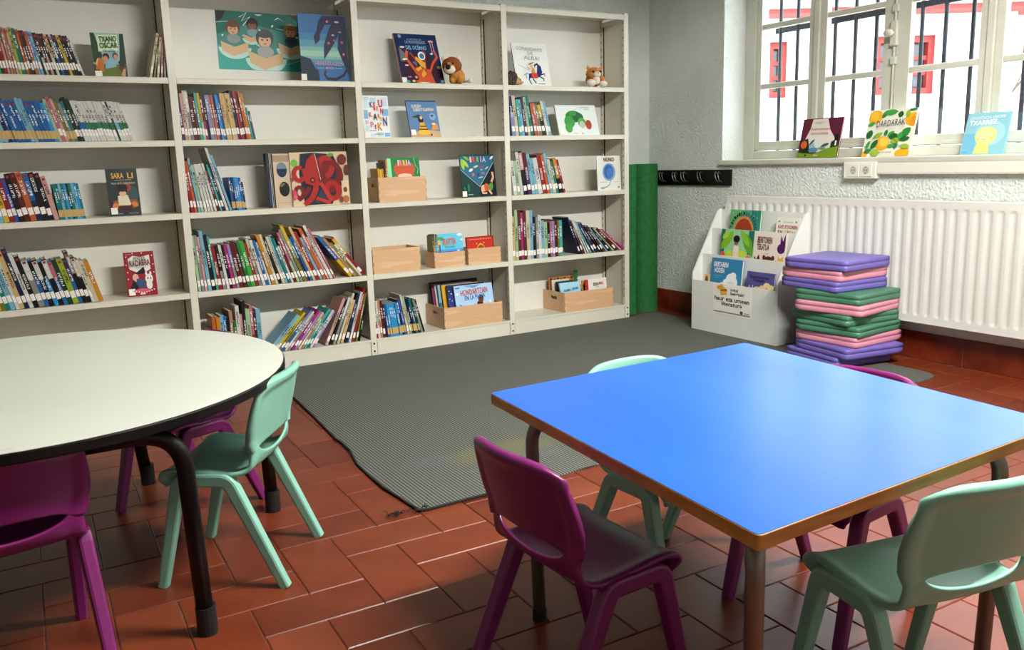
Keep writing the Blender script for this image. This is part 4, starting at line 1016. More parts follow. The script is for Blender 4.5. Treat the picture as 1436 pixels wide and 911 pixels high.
# ocean book
def f(w, h, t): return dbook(w, h, t, '#152a52', 'orange-spined ocean picture book with diver and tentacles beside toy lion', spine_col='#d07a48', shapes=[
    ('#3a1f33', [(.06,.1),(.06,.7),(.3,.6),(.7,.62),(.98,.3),(.98,.05)]), ('#6d6a6c', [(.06,.45),(.07,.72),(.2,.6),(.16,.45)]),
    ('#c9582f', [(.32,.0),(.36,.25),(.5,.32),(.7,.3),(.78,0)]), ('s', [(.45,.1),(.3,.35),(.2,.5),(.24,.66)], .06, '#c9582f'), ('s', [(.7,.25),(.8,.42),(.93,.55),(.88,.68)], .05, '#c9582f'), ('s', [(.6,.25),(.62,.5),(.66,.62),(.6,.66)], .04, '#a8462a'), ('s', [(.4,.3),(.4,.5),(.3,.62)], .035, '#a8462a'),
    ('#dfa93b', [(.42,.55),(.62,.42),(.6,.3),(.5,.36),(.4,.5)]), ('#dfa93b', [(.36,.3),(.5,.36),(.52,.3),(.4,.25)]), ('#dfa93b', [(.55,.3),(.6,.2),(.5,.13),(.48,.18)]), ('#dfe5e5', ell(.56,.56,.085,.085)), ('#4a6f86', ell(.565,.555,.055,.055)),
    ('#20232c', ell(.34,.13,.06,.06)), ('#d9805a', ell(.34,.13,.035,.03)), ('#d8a0a6', ell(.84,.84,.065,.04, 0, 12, 0, 180)), ('s', [(.82,.84),(.83,.62)], .015, '#d8a0a6'), ('s', [(.87,.84),(.88,.66)], .015, '#d8a0a6'),
    ('#dfe0d8', leaf(.14,.72,.12,.04,0)), ('#dfe0d8', leaf(.15,.48,.13,.035,5)), ('#dfe0d8', leaf(.17,.36,.1,.03,0)), ('#5f9a8e', leaf(.13,.04,.1,.05,0)), ('#e0c04a', leaf(.26,.05,.08,.05,0)), ('#c96f8a', leaf(.18,.13,.1,.03,0)), ('#7b8a40', leaf(.92,.33,.12,.07,0)), ('#dfe0d8', leaf(.8,.6,.08,.04,0)), ('#4a74a8', leaf(.36,.4,.12,.05,-30)), ('#6fa0a8', leaf(.93,.05,.1,.05,0)), ('#d9d4c8', leaf(.5,.02,.3,.02,0)),
    ('#8a9ab0', ell(.12,.93,.04,.035)), ('t', 'EL MISTERIO DE', .28, .86, .62, .89, '#8fb0d8', .0), ('t', 'LAS PROFUNDIDADES', .22, .79, .7, .85, '#8fb0d8', .01), ('t', 'DEL OCÉANO', .22, .67, .7, .77, '#8fc0e8', .015)], sticker=(.0, .02))
on_shelf(f, 1, 565, 624.5, 48, .07, 20, t=.014)
# KIRUN KARUN PEK
def f(w, h, t):
    sh = [('#a9cfe0', R4(.3,.82,.52,.95)), ('#b9dfe0', R4(.05,.7,.2,.9)), ('#7fb0d6', R4(.03,.45,.18,.66)), ('#7fb0d6', R4(.74,.52,.98,.68)), ('#c9b4cc', R4(.05,.33,.18,.42)), ('#a9dad4', R4(.05,.16,.16,.3)), ('#7fb0d6', R4(.78,.03,.98,.12)), ('#b5e0da', R4(.52,.03,.74,.14)), ('#c9d4e4', R4(.72,.75,.95,.95)), ('#bcd8ec', R4(.2,.03,.4,.1))]
    L = [('K', .27,.72,.38,.85,'#3f5f8a',8), ('I', .41,.65,.47,.84,'#c84a4a',0), ('U', .6,.72,.77,.9,'#b8333e',0), ('R', .5,.64,.6,.75,'#d8806a',-12), ('N', .66,.57,.78,.7,'#c9503a',-6), ('K', .22,.49,.33,.61,'#c0566a',8), ('A', .37,.42,.53,.57,'#3a3a3e',0), ('R', .55,.47,.64,.57,'#d07a4a',0), ('U', .64,.4,.72,.5,'#d8a04a',0), ('N', .74,.28,.9,.49,'#5a4a86',0), ('P', .24,.24,.37,.38,'#d0788a',0), ('E', .41,.21,.47,.31,'#8a2f4a',0), ('K', .52,.17,.7,.36,'#e08a1e',0)]
    sh += [('t', a, b, c, d, e, g, .03, r) for a, b, c, d, e, g, r in L]+[('t', 'ARESTI', .38, .07, .72, .1, '#4a4a4a', .0), scrib(.05, .95, .25, '#7f9aa8', .008), scrib(.05, .91, .25, '#7f9aa8', .008), scrib(.2, .175, .45, '#5a5a5a', .012)]
    return dbook(w, h, t, '#e4e6e2', 'white paperback with scattered coloured letters and pale blue squares', shapes=sh, sticker=(.02, .01))
on_shelf(f, 2, 512, 548, 134, .05, 4, t=.006)
def f(w, h, t): return dbook(w, h, t, '#5b83ad', 'blue hardback showing a witch in a tall hat, third bay', spine_col='#22384c', shapes=[
    ('#c9a57c', [(0,0),(1,0),(1,.16),(.6,.2),(.2,.15),(0,.1)]), ('#22384c', R4(0,.97,1,1)), ('#2a4636', [(.1,.55),(.35,.62),(.45,.55),(.3,.52)]), ('#2c2626', ell(.4,.48,.09,.09)), ('#e4c29c', ell(.42,.53,.045,.045)), ('#dfa93b', [(.27,.13),(.36,.4),(.5,.4),(.6,.13)]), ('#3a2c20', R4(.34,.28,.55,.31)), ('#3a2c20', R4(.3,.2,.58,.23)), ('#e6b83c', ell(.45,.13,.2,.07)), ('#d8924a', [(.7,.2),(.78,.37),(.92,.35),(.95,.2)]), ('#e6dcc0', leaf(.8,.36,.16,.05,0)), ('#86a8c8', ell(.8,.56,.11,.1)), ('#33485c', leaf(.79,.58,.1,.06,10)),
    ('t', 'SORGIN', .15, .8, .47, .88, '#e4e0d0', .02, 2), ('t', 'DIBERTIGARRIA', .2, .7, .88, .79, '#e4e0d0', .02, 2), ('#1c1a18', ell(.68,.06,.025,.03))], sticker=(.02, .06))
on_shelf(f, 2, 577, 619, 141, .05, 16, t=.01)
def f(w, h, t): return dbook(w, h, t, '#dfe1da', 'tall white picture book with a rider on a blue horse', spine_col='#1d1d1d', shapes=[
    ('#1b2a6a', [(.36,.18),(.4,.3),(.62,.32),(.66,.5),(.6,.48),(.58,.42),(.56,.5),(.66,.55),(.76,.47),(.78,.33),(.7,.22),(.5,.2)]), ('s', [(.4,.28),(.37,.15),(.42,.05)], .03, '#1b2a6a'), ('s', [(.48,.24),(.5,.15),(.56,.07)], .03, '#1b2a6a'), ('s', [(.72,.27),(.84,.3),(.83,.24)], .03, '#1b2a6a'), ('s', [(.7,.22),(.8,.18),(.78,.13)], .03, '#1b2a6a'), ('s', [(.38,.28),(.3,.3),(.3,.18)], .025, '#7fa0cc'),
    ('#c8412c', [(.45,.22),(.46,.32),(.62,.31),(.64,.2),(.55,.18)]), ('#b8923a', [(.46,.32),(.5,.44),(.56,.42),(.58,.3)]), ('#d8a88a', ell(.48,.47,.04,.04)), ('#54483e', leaf(.48,.53,.2,.03,18)), ('#6f7046', [(.34,.5),(.38,.42),(.46,.4),(.37,.45)]), ('s', [(.1,.5),(.42,.36)], .006, '#55504a'), ('s', [(.22,.25),(.36,.3)], .008, '#55504a'),
    ('t', 'COMANDANTE', .12, .82, .86, .9, '#8a8f8a', .0, -3), ('t', 'DE', .42, .73, .58, .8, '#7fa8b8', .01), ('t', 'ALBA!', .3, .61, .74, .7, '#8f948c', .0, -3), scrib(.6, .06, .82, '#55504a', .012)])
on_shelf(f, 1, 725.5, 774, 61, .06, 14, t=.006)
# white book, generic green wreath stand-in
def f(w, h, t): return dbook(w, h, t, '#dde3dc', 'wide white picture book with a green leafy shape, right bay', spine_col='#c5c8c0', shapes=[
    ('#2c7d35', ell(.42,.62,.2,.2)), ('#3d9440', ell(.3,.45,.13,.2)), ('#235f2a', ell(.52,.6,.14,.16)), ('#4a9a44', ell(.26,.25,.09,.16)), ('#4f9e4a', ell(.6,.42,.1,.16)), ('#b5bcb4', ell(.6,.35,.07,.12)), ('#3d8f3c', ell(.4,.72,.1,.08)), ('#a83a24', ell(.76,.35,.075,.16)),
    ('t', 'Irudi liburu', .62, .9, .82, .94, '#4a4f4a', .0), ('t', 'txikia', .7, .84, .82, .88, '#4a4f4a', .0), scrib(.35, .06, .45, '#7a7f7a', .012), scrib(.55, .06, .6, '#4a4f4a', .02)], sticker=(.02, .04))
on_shelf(f, 2, 785, 841, 147.5, .06, 16, t=.012)
def f(w, h, t): return dbook(w, h, t, '#d9dbd0', 'small white picture book with a round blue shape, right bay', shapes=[
    ('#7f9fc4', ell(.5,.53,.28,.26)), ('#2f5f9e', ell(.49,.54,.21,.21)), ('#3f74b4', ell(.53,.5,.14,.16)), ('s', [(.56,.28),(.5,.16),(.35,.09),(.15,.06)], .025, '#55707a'), ('#6f8f98', leaf(.2,.07,.2,.06,0)),
    ('t', 'NUNO', .28, .83, .74, .95, '#6a2f2a', .03), scrib(.1, .24, .4, '#8a8f88', .01), scrib(.68, .24, .92, '#8a8f88', .01), ('#4a6a62', ell(.88,.08,.03,.03))])
on_shelf(f, 3, 838.8, 871.3, 218.5, .03, 4, t=.007)
def f(w, h, t): return dbook(w, h, t, '#13211f', 'dark paperback with a girl over an open book, third left shelf', shapes=[
    ('#2a4742', ell(.75,.45,.22,.2)), ('#8a4a24', [(.08,.18),(.15,.32),(.35,.35),(.9,.34),(.95,.2),(.6,.12)]), ('#8a3f22', ell(.6,.6,.16,.1)), ('#d9cfae', [(.3,.2),(.3,.42),(.45,.46),(.62,.44),(.7,.25),(.6,.16)]), ('#d9a878', ell(.47,.5,.12,.09)), ('#0c0a0a', ell(.47,.6,.17,.09)), ('#0c0a0a', R4(.33,.5,.38,.6)), ('#0c0a0a', R4(.56,.5,.62,.6)), ('#3d1512', [(.3,.12),(.72,.12),(.74,.22),(.28,.22)]), ('#d07a3c', leaf(.2,.22,.22,.12,10)), ('#d07a3c', leaf(.82,.24,.22,.12,-10)),
    ('t', 'SARA', .16, .79, .56, .91, '#d8a84e', .02), ('t', 'LI', .68, .79, .86, .91, '#d8a84e', .02), ('t', 'MILA URTE GERRONDO', .14, .67, .9, .71, '#c9c4b8', .0), scrib(.25, .76, .8, '#c9c4b8', .006), scrib(.2, .05, .4, '#b5b0a4', .01), scrib(.6, .05, .9, '#b5b0a4', .01)], sticker=(.03, .04))
on_shelf(f, 3, 155.5, 199, 236.5, .075, 6, t=.008)
def f(w, h, t): return dbook(w, h, t, '#8a1520', 'small red paperback with a white title patch, fourth left shelf', shapes=[
    ('#e0dcd4', [(.15,.62),(.13,.85),(.3,.92),(.55,.88),(.85,.92),(.85,.6),(.6,.5),(.35,.55)]), ('#14141a', [(.3,.5),(.5,.6),(.62,.66),(.68,.5)]), ('#e0a89c', ell(.32,.42,.1,.09)), ('#2d4f78', [(.3,.2),(.35,.4),(.6,.36),(.62,.18)]), ('#17171c', [(.1,.18),(.25,.38),(.4,.2),(.25,.1)]), ('#e6e2dc', ell(.76,.38,.13,.11)), ('#e6e2dc', ell(.75,.24,.1,.1)), ('#e6e2dc', leaf(.82,.5,.08,.1,0)), ('#e6e2dc', leaf(.68,.5,.08,.1,0)), ('#1a1a1e', ell(.72,.39,.02,.02)), ('#1a1a1e', ell(.81,.39,.02,.02)), ('#c9566a', leaf(.5,.12,.7,.1,0)), ('#e8c8c4', ell(.5,.05,.1,.02))]
    + [('#e0d4cc', ell(x, y, .02, .015)) for x, y in ((.08,.9),(.06,.72),(.08,.55),(.07,.4),(.93,.9),(.94,.7),(.94,.52),(.3,.97),(.6,.97))] + [('#e6d6d0', ell(.2+.085*k, .13-.05*sin(pi*k/8), .02, .016)) for k in range(9)]
    + [('t', 'ANDER', .3, .82, .7, .9, '#4a2f2f', .0), ('t', 'KADABRA', .16, .68, .84, .82, '#5a1f24', .02, 2), scrib(.35, .64, .7, '#5a5a5a', .008), scrib(.05, .95, .25, '#d8b0b0', .008)], sticker=(.04, .03))
on_shelf(f, 4, 180, 222, 353, .08, 6, t=.008)
# octopus pop-up book and wood-grain book
def f(w, h, t): return dbook(w, h, t, '#c9b598', 'pale wood-grain book with two round dark photos, second bay', shapes=[
    ('#a58d72', R4(0,.85,1,.97)), ('#1a2d4c', ell(.48,.7,.3,.14)), ('#6d8490', ell(.48,.72,.3,.12, 0, 16, 0, 180)), ('#14120f', ell(.55,.34,.3,.14)), ('#6f6a48', leaf(.45,.42,.3,.06,10)), ('#b29a7c', R4(.02,.08,.98,.09)), ('#b29a7c', R4(.02,.13,.98,.135)), ('#b29a7c', R4(.02,.05,.98,.055))])
on_shelf(f, 3, 388, 412, 215.5, .07, 2, t=.04)
def octo(w, h, t):
    red, dr = '#a01c13', '#6e0f0a'
    ring = lambda cx, cy, rx, ry, a0, a1, wd, c: ('s', ell(cx, cy, rx, ry, 0, 12, a0, a1), wd, c)
    return dbook(w, h, t, '#cdb795', 'large open picture book with a red octopus, second bay', shapes=[
        ('#10182f', [(.2,.0),(.3,.02),(.68,.02),(.8,.3),(.85,.7),(.75,.95),(.4,.99),(.18,.97),(.14,.6)]), ('#1d3a4c', [(.35,.05),(.62,.06),(.68,.4),(.5,.3)]), ('#6fae3a', leaf(.07,.8,.13,.16,0)), ('#4f9a34', leaf(.7,.94,.14,.08,10)), ('#e8dcc8', leaf(.05,.55,.1,.1,0)),
        (dr, ell(.68,.55,.22,.32)), ('#12203c', ell(.72,.6,.07,.12)), ring(.60,.72,.12,.17,-90,250,.10,red), ring(.70,.55,.16,.24,-100,200,.10,dr), ring(.70,.27,.11,.15,-150,200,.10,red), ring(.14,.6,.09,.12,60,330,.08,red), ring(.12,.26,.07,.1,-60,260,.07,dr),
        ('s', [(.42,.42),(.4,.3),(.33,.15),(.2,.02)], .10, red), ('s', [(.48,.45),(.66,.1),(.62,.05),(.45,.12),(.4,.14)], .065, '#b03024'), ('s', [(.22,.7),(.25,.55),(.27,.42)], .085, red), ('s', [(.3,.35),(.2,.2),(.1,.12)], .07, dr),
        (red, [(.25,.42),(.22,.62),(.28,.85),(.41,.98),(.5,.82),(.53,.45),(.4,.36)]), (dr, [(.41,.98),(.5,.82),(.53,.45),(.47,.42),(.46,.8)]), ('#d8d0c4', stroke([(.43,.97),(.5,.48)], .008)[0]), ('#4a0c08', ell(.36,.48,.05,.055)), ('#d05a4c', ell(.36,.48,.022,.022)),
        ('#6e1f18', ell(.9,.85,.08,.1)), ('#5a2a1c', ell(.97,.65,.05,.1)), ('#d9c3a2', R4(.86,.02,.99,.45)), ('#6e3a22', ell(.92,.28,.035,.05)), ('#a86a34', ell(.92,.1,.06,.07)), ('#7a3a24', ell(.84,.1,.035,.06)), ('#c93a5e', ell(.02,.22,.05,.1)), ('#d05a7c', leaf(.04,.18,.08,.08,0)), ('#8a2f24', ell(.0,.5,.03,.05))])
on_shelf(octo, 3, 412, 491.5, 213, .055, 3, t=.05)
def f(w, h, t): return dbook(w, h, t, '#14161c', 'dark picture books edge behind the wood-grain book, second bay', shapes=[('#d8d4c8', R4(.55,.0,.62,1)), ('#d8d4c8', R4(.8,.0,.85,1)), ('#24345c', R4(.1,.05,.5,.5))])
on_shelf(f, 3, 379, 387, 215, .075, 2, t=.05)
# IRRIA blue magazine
def irria(w, h, t): return dbook(w, h, t, '#0f2a2c', 'dark blue magazine with a diving child, third bay third shelf', shapes=[
    ('#2a6a86', [(0,.66),(.02,.98),(.99,.97),(.97,.82),(.52,.24)]), ('s', [(0,.66),(.52,.24),(.98,.82)], .012, '#c9d4d0'), ('#123a34', [(0,0),(0,.62),(.5,.22),(.5,0)]), ('#10161f', [(.55,.25),(.98,.8),(.98,.02),(.5,.02)]),
    ('#9ac43a', leaf(.08,.78,.28,.1,100)), ('#a9cf4a', leaf(.16,.8,.26,.09,130)), ('#7fb03a', leaf(.2,.92,.2,.07,150)),
    ('#dfe4dc', leaf(.3,.64,.14,.07,25)), ('#d8cc8a', leaf(.45,.72,.16,.05,15)), ('#8a4f6a', leaf(.62,.72,.14,.06,10)), ('#c9d8b0', leaf(.76,.68,.14,.03,30)), ('#c96a5a', leaf(.35,.53,.1,.07,45)), ('#223a7a', leaf(.5,.53,.1,.06,45)), ('#a86a8a', leaf(.64,.56,.12,.05,0)), ('#b0d0c8', leaf(.56,.46,.16,.03,10)), ('#dfe8e4', leaf(.92,.92,.14,.06,35)), ('#9fc0b8', leaf(.6,.64,.08,.03,10)),
    ('#5a9a3a', leaf(.82,.22,.24,.15,60)), ('#e0b08c', ell(.62,.2,.08,.08)), ('#c85a2c', ell(.7,.22,.07,.09)), ('s', [(.85,.34),(.92,.45),(.9,.58)], .06, '#e0b08c'), ('s', [(.76,.15),(.84,.05)], .05, '#e0b08c'), ('s', [(.55,.18),(.58,.08),(.7,.08)], .045, '#e0b08c'), ('#2f6a54', leaf(.18,.22,.22,.07,90)), ('#2f6a54', leaf(.07,.2,.12,.06,110)), scrib(.15, .06, .3, '#8fa8a0', .02),
    ('t', 'I', .28, .82, .33, .95, '#e0c8c0', .04), ('t', 'R', .36, .82, .44, .95, '#d0566a', .04), ('t', 'R', .47, .82, .55, .95, '#7fbf5a', .04), ('t', 'I', .58, .82, .62, .95, '#c98ab0', .04), ('t', 'A', .64, .82, .74, .95, '#9fc8e8', .04)], sticker=(.0, .02))
on_shelf(irria, 3, 649, 697, 217, .07, 7, t=.004)

# ------------------------------------------------------------------ pine crates
def crate(x0, x1, y0, d, z, h, label, handles=True):
    w = x1-x0; e = empty('pine_crate', (x0, y0, z+.0003), label=label, cat='crate', group='pine crates on the shelves'); t = .009
    bx('front_panel', M['pine'], e, 0, w, 0, t, 0, h, bevel=.0012); bx('back_panel', M['pine'], e, 0, w, d-t, d, 0, h, bevel=.0012); bx('base', M['pine'], e, t, w-t, t, d-t, .004, .010)
    for xx in (0, w-t):
        mb = MB()
        if handles and h > .1:
            a, b = d*.36, d*.64; c0, c1 = h*.60, h*.60+min(.022, h*.16)
            mb.box(xx, xx+t, t, d-t, 0, c0).box(xx, xx+t, t, d-t, c1, h).box(xx, xx+t, t, a, c0, c1).box(xx, xx+t, b, d-t, c0, c1)
        else: mb.box(xx, xx+t, t, d-t, 0, h)
        mb.build('side_panel', M['pine'], e)
    k = 6; fj = MB()
    for j in range(0, k, 2):
        for xx in (0, w-.007): fj.box(xx, xx+.007, -.0004, .0006, h*j/k+.002, h*(j+1)/k-.002)
    fj.build('finger_joints', noisy('end_grain', '#a97c4d', '#c39562', 20, .7), e)
    return e
def cbook(x, y, z, w, h, t, col, label, lean=8, yaw=0, shapes=(), spine=None):
    o = dbook(w, h, t, col, label, shapes=shapes, spine_col=spine, group='books standing in pine crates'); o.location = (x, y, z); o.rotation_euler = (-radians(lean), 0, yaw); return o
# A: crate with the green magazine
xa, xb = solve_x(532, .012, HS[3]), solve_x(599, .012, HS[3]); z = HS[3]
crate(xa, xb, .012, .18, z, .148, 'pine crate holding green magazines, third bay third shelf')
wA = .215
def girl(w, h, t): return dbook(w, h, t, '#1f7a3f', 'green magazine with a red-haired child standing in pine crate', spine_col='#7fd69a', group='books standing in pine crates', shapes=[
    ('#8fe0a8', R4(0,.35,.12,.98)), ('#c4552f', ell(.52,.72,.33,.2)), ('#f0c4ac', ell(.52,.48,.24,.2)), ('#c4552f', [(.24,.55),(.26,.72),(.8,.72),(.8,.55),(.68,.6),(.5,.62),(.36,.6)]), ('#e8b49c', ell(.22,.5,.05,.05)), ('#e6e6e2', ell(.42,.5,.06,.04)), ('#e6e6e2', ell(.61,.5,.06,.04)), ('#3a2a28', ell(.43,.49,.02,.02)), ('#3a2a28', ell(.6,.49,.02,.02)), ('s', [(.46,.38),(.52,.36),(.58,.39)], .012, '#8a3a34'), ('#5f8a7c', [(.12,.2),(.14,.38),(.42,.34),(.9,.3),(.9,.1),(.2,.1)]),
    ('s', [(.83,.98),(.86,.8),(.94,.72),(.9,.6)], .01, '#cfe8d0'), ('t', 'I', .32, .8, .36, .94, '#e8d8d0', .04), ('t', 'R', .38, .8, .46, .94, '#e088a0', .04), ('t', 'R', .48, .8, .56, .94, '#c0d860', .04), ('t', 'I', .58, .8, .61, .94, '#f0d0a0', .04), ('t', 'A', .62, .8, .72, .94, '#9fc0f0', .04)])
o = girl(wA, .255, .007); o.location = (xa+.074+wA/2+.012, .04, z+.012); o.rotation_euler = (-radians(7), 0, 0)
for k, (dx, c, hh, lb_) in enumerate(((.02, '#c99a2a', .19, 'gold'), (.035, '#d8b040', .185, 'yellow'), (.05, '#c08a24', .188, 'ochre'), (.068, '#4a3a34', .225, 'dark brown'), (.082, '#c98a34', .24, 'orange'))):
    b = book_box(.011, .12, hh, 'magazine'); set_book(b, 'go'); b.color = (*hx(c), 1); b.location = (xa+dx-.006, .03+.004*k, z+.012); b.rotation_euler = (0, radians(-2), 0)
    tag(b, '%s spined magazine at the left end of the green magazine crate' % lb_, 'magazine', 'books standing in pine crates')
# B empty crate
z = HS[4]; xa, xb = solve_x(524, .01, z), solve_x(590.6, .01, z)
crate(xa, xb, .01, .2, z, .148, 'empty pine crate on the fourth shelf of the third bay')
# C KATTA
xa, xb = solve_x(610, .01, z), solve_x(652.7, .01, z); crate(xa, xb, .01, .14, z, .097, 'small pine crate of blue comics beside the empty crate')
def katta(w, h, t): return dbook(w, h, t, '#5fc0dc', 'sky blue comic with an orange title in the small crate', group='books standing in pine crates', spine_col='#3a8a5a', shapes=[
    ('#1f74c0', R4(0,.0,1,.5)), ('#3f9ad8', R4(0,.44,1,.5)), ('#5a4a2a', stroke([(.12,.0),(.1,.75)], .05)[0]), ('#2f8a3a', leaf(.02,.85,.3,.12,10)), ('#3f9a44', leaf(.18,.85,.26,.12,-15)), ('#c9b83a', leaf(.08,.72,.2,.14,0)), ('#dff0e8', leaf(.9,.95,.24,.1,0)), ('#dff0e8', leaf(.97,.78,.12,.07,0)),
    ('#233a9a', ell(.5,.28,.14,.16)), ('#233a9a', leaf(.3,.2,.24,.1,-20)), ('#7a3aa0', ell(.6,.14,.14,.1)), ('#d8486a', leaf(.78,.2,.2,.12,20)), ('#d8c8b0', ell(.8,.42,.05,.06)), ('#e0b088', ell(.6,.06,.06,.05)), ('t', 'KATTA', .24, .64, .74, .85, '#d8603a', .03, 1), ('t', 'BASOAREN', .3, .55, .7, .6, '#2a5f7a', .0)])
o = katta(.185, .20, .007); o.location = (xa+.115, .035, z+.012); o.rotation_euler = (-radians(7), 0, 0)
for k in range(6):
    b = book_box(.0055, .085, .19+.004*(k % 3), 'comic'); set_book(b, ('ol', 'bk', 'sa', 'gr', 'li2', 'gy')[k]); b.location = (xa+.0105+.0062*k, .05-.004*k if k < 5 else .034, z+.012)
    b.location.y = .048
    b.rotation_euler = (0, 0, 0); tag(b, 'thin %s comic, %s from left, in the small blue comic crate' % (PAL[('ol', 'bk', 'sa', 'gr', 'li2', 'gy')[k]][1], nth(k+1)), 'comic', 'books standing in pine crates')
o.location.x = xa+.052+.093-.012
# D red book crate
xa, xb = solve_x(657, .03, z), solve_x(702.8, .03, z); crate(xa, xb, .03, .14, z, .103, 'small pine crate holding a red book, fourth shelf')
def redb(w, h, t): return dbook(w, h, t, '#c22a18', 'red board book standing in the small pine crate', group='books standing in pine crates', spine_col='#3a1210', shapes=[('#7a1a12', R4(0,.97,1,1)), ('#7a1a12', R4(.96,0,1,1)), ('#e09a34', [(.25,.3),(.4,.66),(.5,.74),(.6,.66),(.75,.3)]), ('#8a4a24', ell(.5,.5,.12,.16)), ('#f0d4a0', ell(.35,.72,.02,.025)), ('#f0d4a0', ell(.62,.74,.02,.025)), ('t', 'KONTUZ HAU EZ DA LIBURUA', .08, .87, .9, .91, '#f0c0a0', .0)])
o = redb(.2, .165, .02); o.location = ((xa+xb)/2-.005, .06, z+.012); o.rotation_euler = (-radians(6), 0, 0)
# E large crate
z = HS[5]; xa, xb = solve_x(624, .003, z), solve_x(705.2, .003, z); crate(xa, xb, .003, .27, z, .138, 'large pine crate of picture books, bottom shelf third bay')
def beach(w, h, t): return dbook(w, h, t, '#a9cbe8', 'light blue beach picture book at the front of large crate', group='books standing in pine crates', shapes=[
    ('#5f94cc', [(0,.0),(1,0),(1,.46),(.7,.38),(.3,.38),(0,.42)]), ('#6f9cc8', [(.25,.98),(.5,.9),(.7,.98)]), ('#d8a47c', ell(.33,.28,.08,.1)), ('#2a1a14', ell(.33,.34,.075,.07)), ('#8a4a2c', ell(.63,.42,.085,.1)), ('#3a1a10', ell(.63,.5,.08,.06)), ('#6a3420', ell(.66,.6,.07,.09)), ('#2a120c', ell(.66,.66,.065,.05)), ('#dfe8ea', leaf(.9,.52,.1,.06,60)), ('#dfe8ea', leaf(.06,.78,.1,.06,30)), ('#3f74b4', leaf(.13,.48,.12,.03,-40)), ('#3f74b4', leaf(.47,.47,.1,.02,20)),
    ('t', 'HONDARTZAN', .15, .74, .85, .89, '#c8584c', .01, 3), ('t', 'EN LA PLAYA', .24, .62, .78, .73, '#3f74b4', .01, 3), scrib(.03, .94, .14, '#2a2a2e', .02)])
o = beach(.285, .255, .009); o.location = (xa+.115+.1425, .03, z+.012); o.rotation_euler = (-radians(12), 0, 0)
def cstrip(x, y, w, h, col, label, shapes=(), lean=12): return cbook(x+w/2, y, z+.012, w, h, .009, col, label, lean, 0, shapes)
cstrip(xa+.075, .055, .28, .262, '#1a2450', 'starry navy and violet picture book second in the large crate', [('#2a3a86', R4(0,.45,1,.75)), ('#8a5ab0', R4(0,.2,1,.45)), ('#b070c0', R4(0,0,1,.2)), ('#dfe4f0', leaf(.05,.85,.04,.02,20)), ('#dfe4f0', leaf(.1,.78,.05,.03,-20)), ('#dfe4f0', leaf(.04,.65,.03,.02,0)), ('#e0b8e0', leaf(.1,.6,.03,.04,0)), ('t', 'S', .06, .28, .1, .38, '#d83a8a', .03)])
cstrip(xa+.052, .082, .27, .262, '#d8a428', 'golden yellow picture book third in the large crate')
cstrip(xa+.034, .105, .26, .264, '#2f6f92', 'blue and black picture book fourth in the large crate', [('#14181c', R4(.07,0,.16,1)), ('#8fb0b8', R4(.0,.55,.07,1))])
cstrip(xa+.024, .130, .26, .262, '#b9c0bc', 'grey picture book fifth in the large crate')
cstrip(xa+.014, .152, .25, .264, '#8a2a5a', 'plum picture book near the back of the large crate', [('#a83a6a', R4(.02,.1,.12,.9))])
cstrip(xa+.012, .178, .36, .275, '#1c1c20', 'wide black picture book at the back of the large crate')
# F large crate right bay
xa, xb = solve_x(792, .003, z), solve_x(859.8, .003, z); crate(xa, xb, .003, .27, z, .139, 'large pine crate of picture books, bottom shelf right bay')
def anim(w, h, t): return dbook(w, h, t, '#9fd0e4', 'pale blue animal picture book at the front of right crate', group='books standing in pine crates', shapes=[('#3f6478', leaf(.38,.28,.3,.07,120)), ('#5a8a9c', leaf(.33,.35,.2,.05,110)), ('#b03a4c', leaf(.62,.22,.26,.1,125)), ('#d87a8c', leaf(.58,.3,.16,.07,130)), ('#e8e8e4', leaf(.52,.2,.26,.06,110)), ('#e8e8e4', leaf(.7,.14,.2,.06,130)), ('t', 'ANIMA', .14, .68, .5, .78, '#33505e', .01, 3), ('t', 'LIENAK', .56, .72, .93, .82, '#33505e', .01, 3), ('t', '77', .58, .5, .68, .58, '#33505e', .0)])
o = anim(.175, .19, .008); o.location = (xa+.095, .028, z+.012); o.rotation_euler = (-radians(14), 0, radians(4))
def mama(w, h, t): return dbook(w, h, t, '#dfddd2', 'white and red picture book at the right of right crate', group='books standing in pine crates', spine_col='#b82430', shapes=[('#b82430', R4(0,0,.12,1)), ('#b0222c', [(.25,.2),(.35,.34),(.45,.42),(.55,.3),(.5,.2)]), ('s', [(.2,.4),(.3,.45),(.36,.58)], .012, '#3a3030'), ('#6a5a3a', ell(.55,.55,.05,.06)), ('#4a4038', ell(.66,.54,.05,.06)), ('#7a6a4a', ell(.75,.44,.04,.05)), ('#5a5048', ell(.72,.34,.04,.04)), ('t', 'BEBA', .35, .74, .62, .86, '#3f3f4a', .01), ('t', 'MAL', .64, .76, .85, .88, '#c03a4c', .01), scrib(.45, .68, .65, '#5a5a5a', .008)])
o = mama(.185, .195, .01); o.location = (xb-.105, .05, z+.012); o.rotation_euler = (-radians(5), 0, 0)
cstrip(xa+.012, .20, .21, .215, '#a8713c', 'brown book with dark spots at the back of right crate', [('#4a2418', ell(.1+.14*k, .93-.03*(k % 2), .05, .04)) for k in range(7)], 5)
cstrip(xa+.018, .165, .15, .2, '#d8d0bc', 'cream book second from back in the right crate', (), 6)
cstrip(xa+.03, .13, .15, .19, '#1c2630', 'black edged blue photo book in the right crate', [('#4a8ab8', R4(.1,.1,.98,.95)), ('#2f4a5c', leaf(.5,.5,.4,.2,60))], 6)
cstrip(xa+.04, .10, .15, .18, '#dcd8cc', 'white book with red and blue shapes in the right crate', [('#b03a3a', leaf(.2,.6,.2,.5,80)), ('#3a6a9a', leaf(.6,.7,.4,.4,0))], 8)
cstrip(xa+.055, .075, .13, .17, '#e0d8cc', 'small white and red book in the right crate', [('#c83a24', R4(.25,.1,.7,.8))], 10)
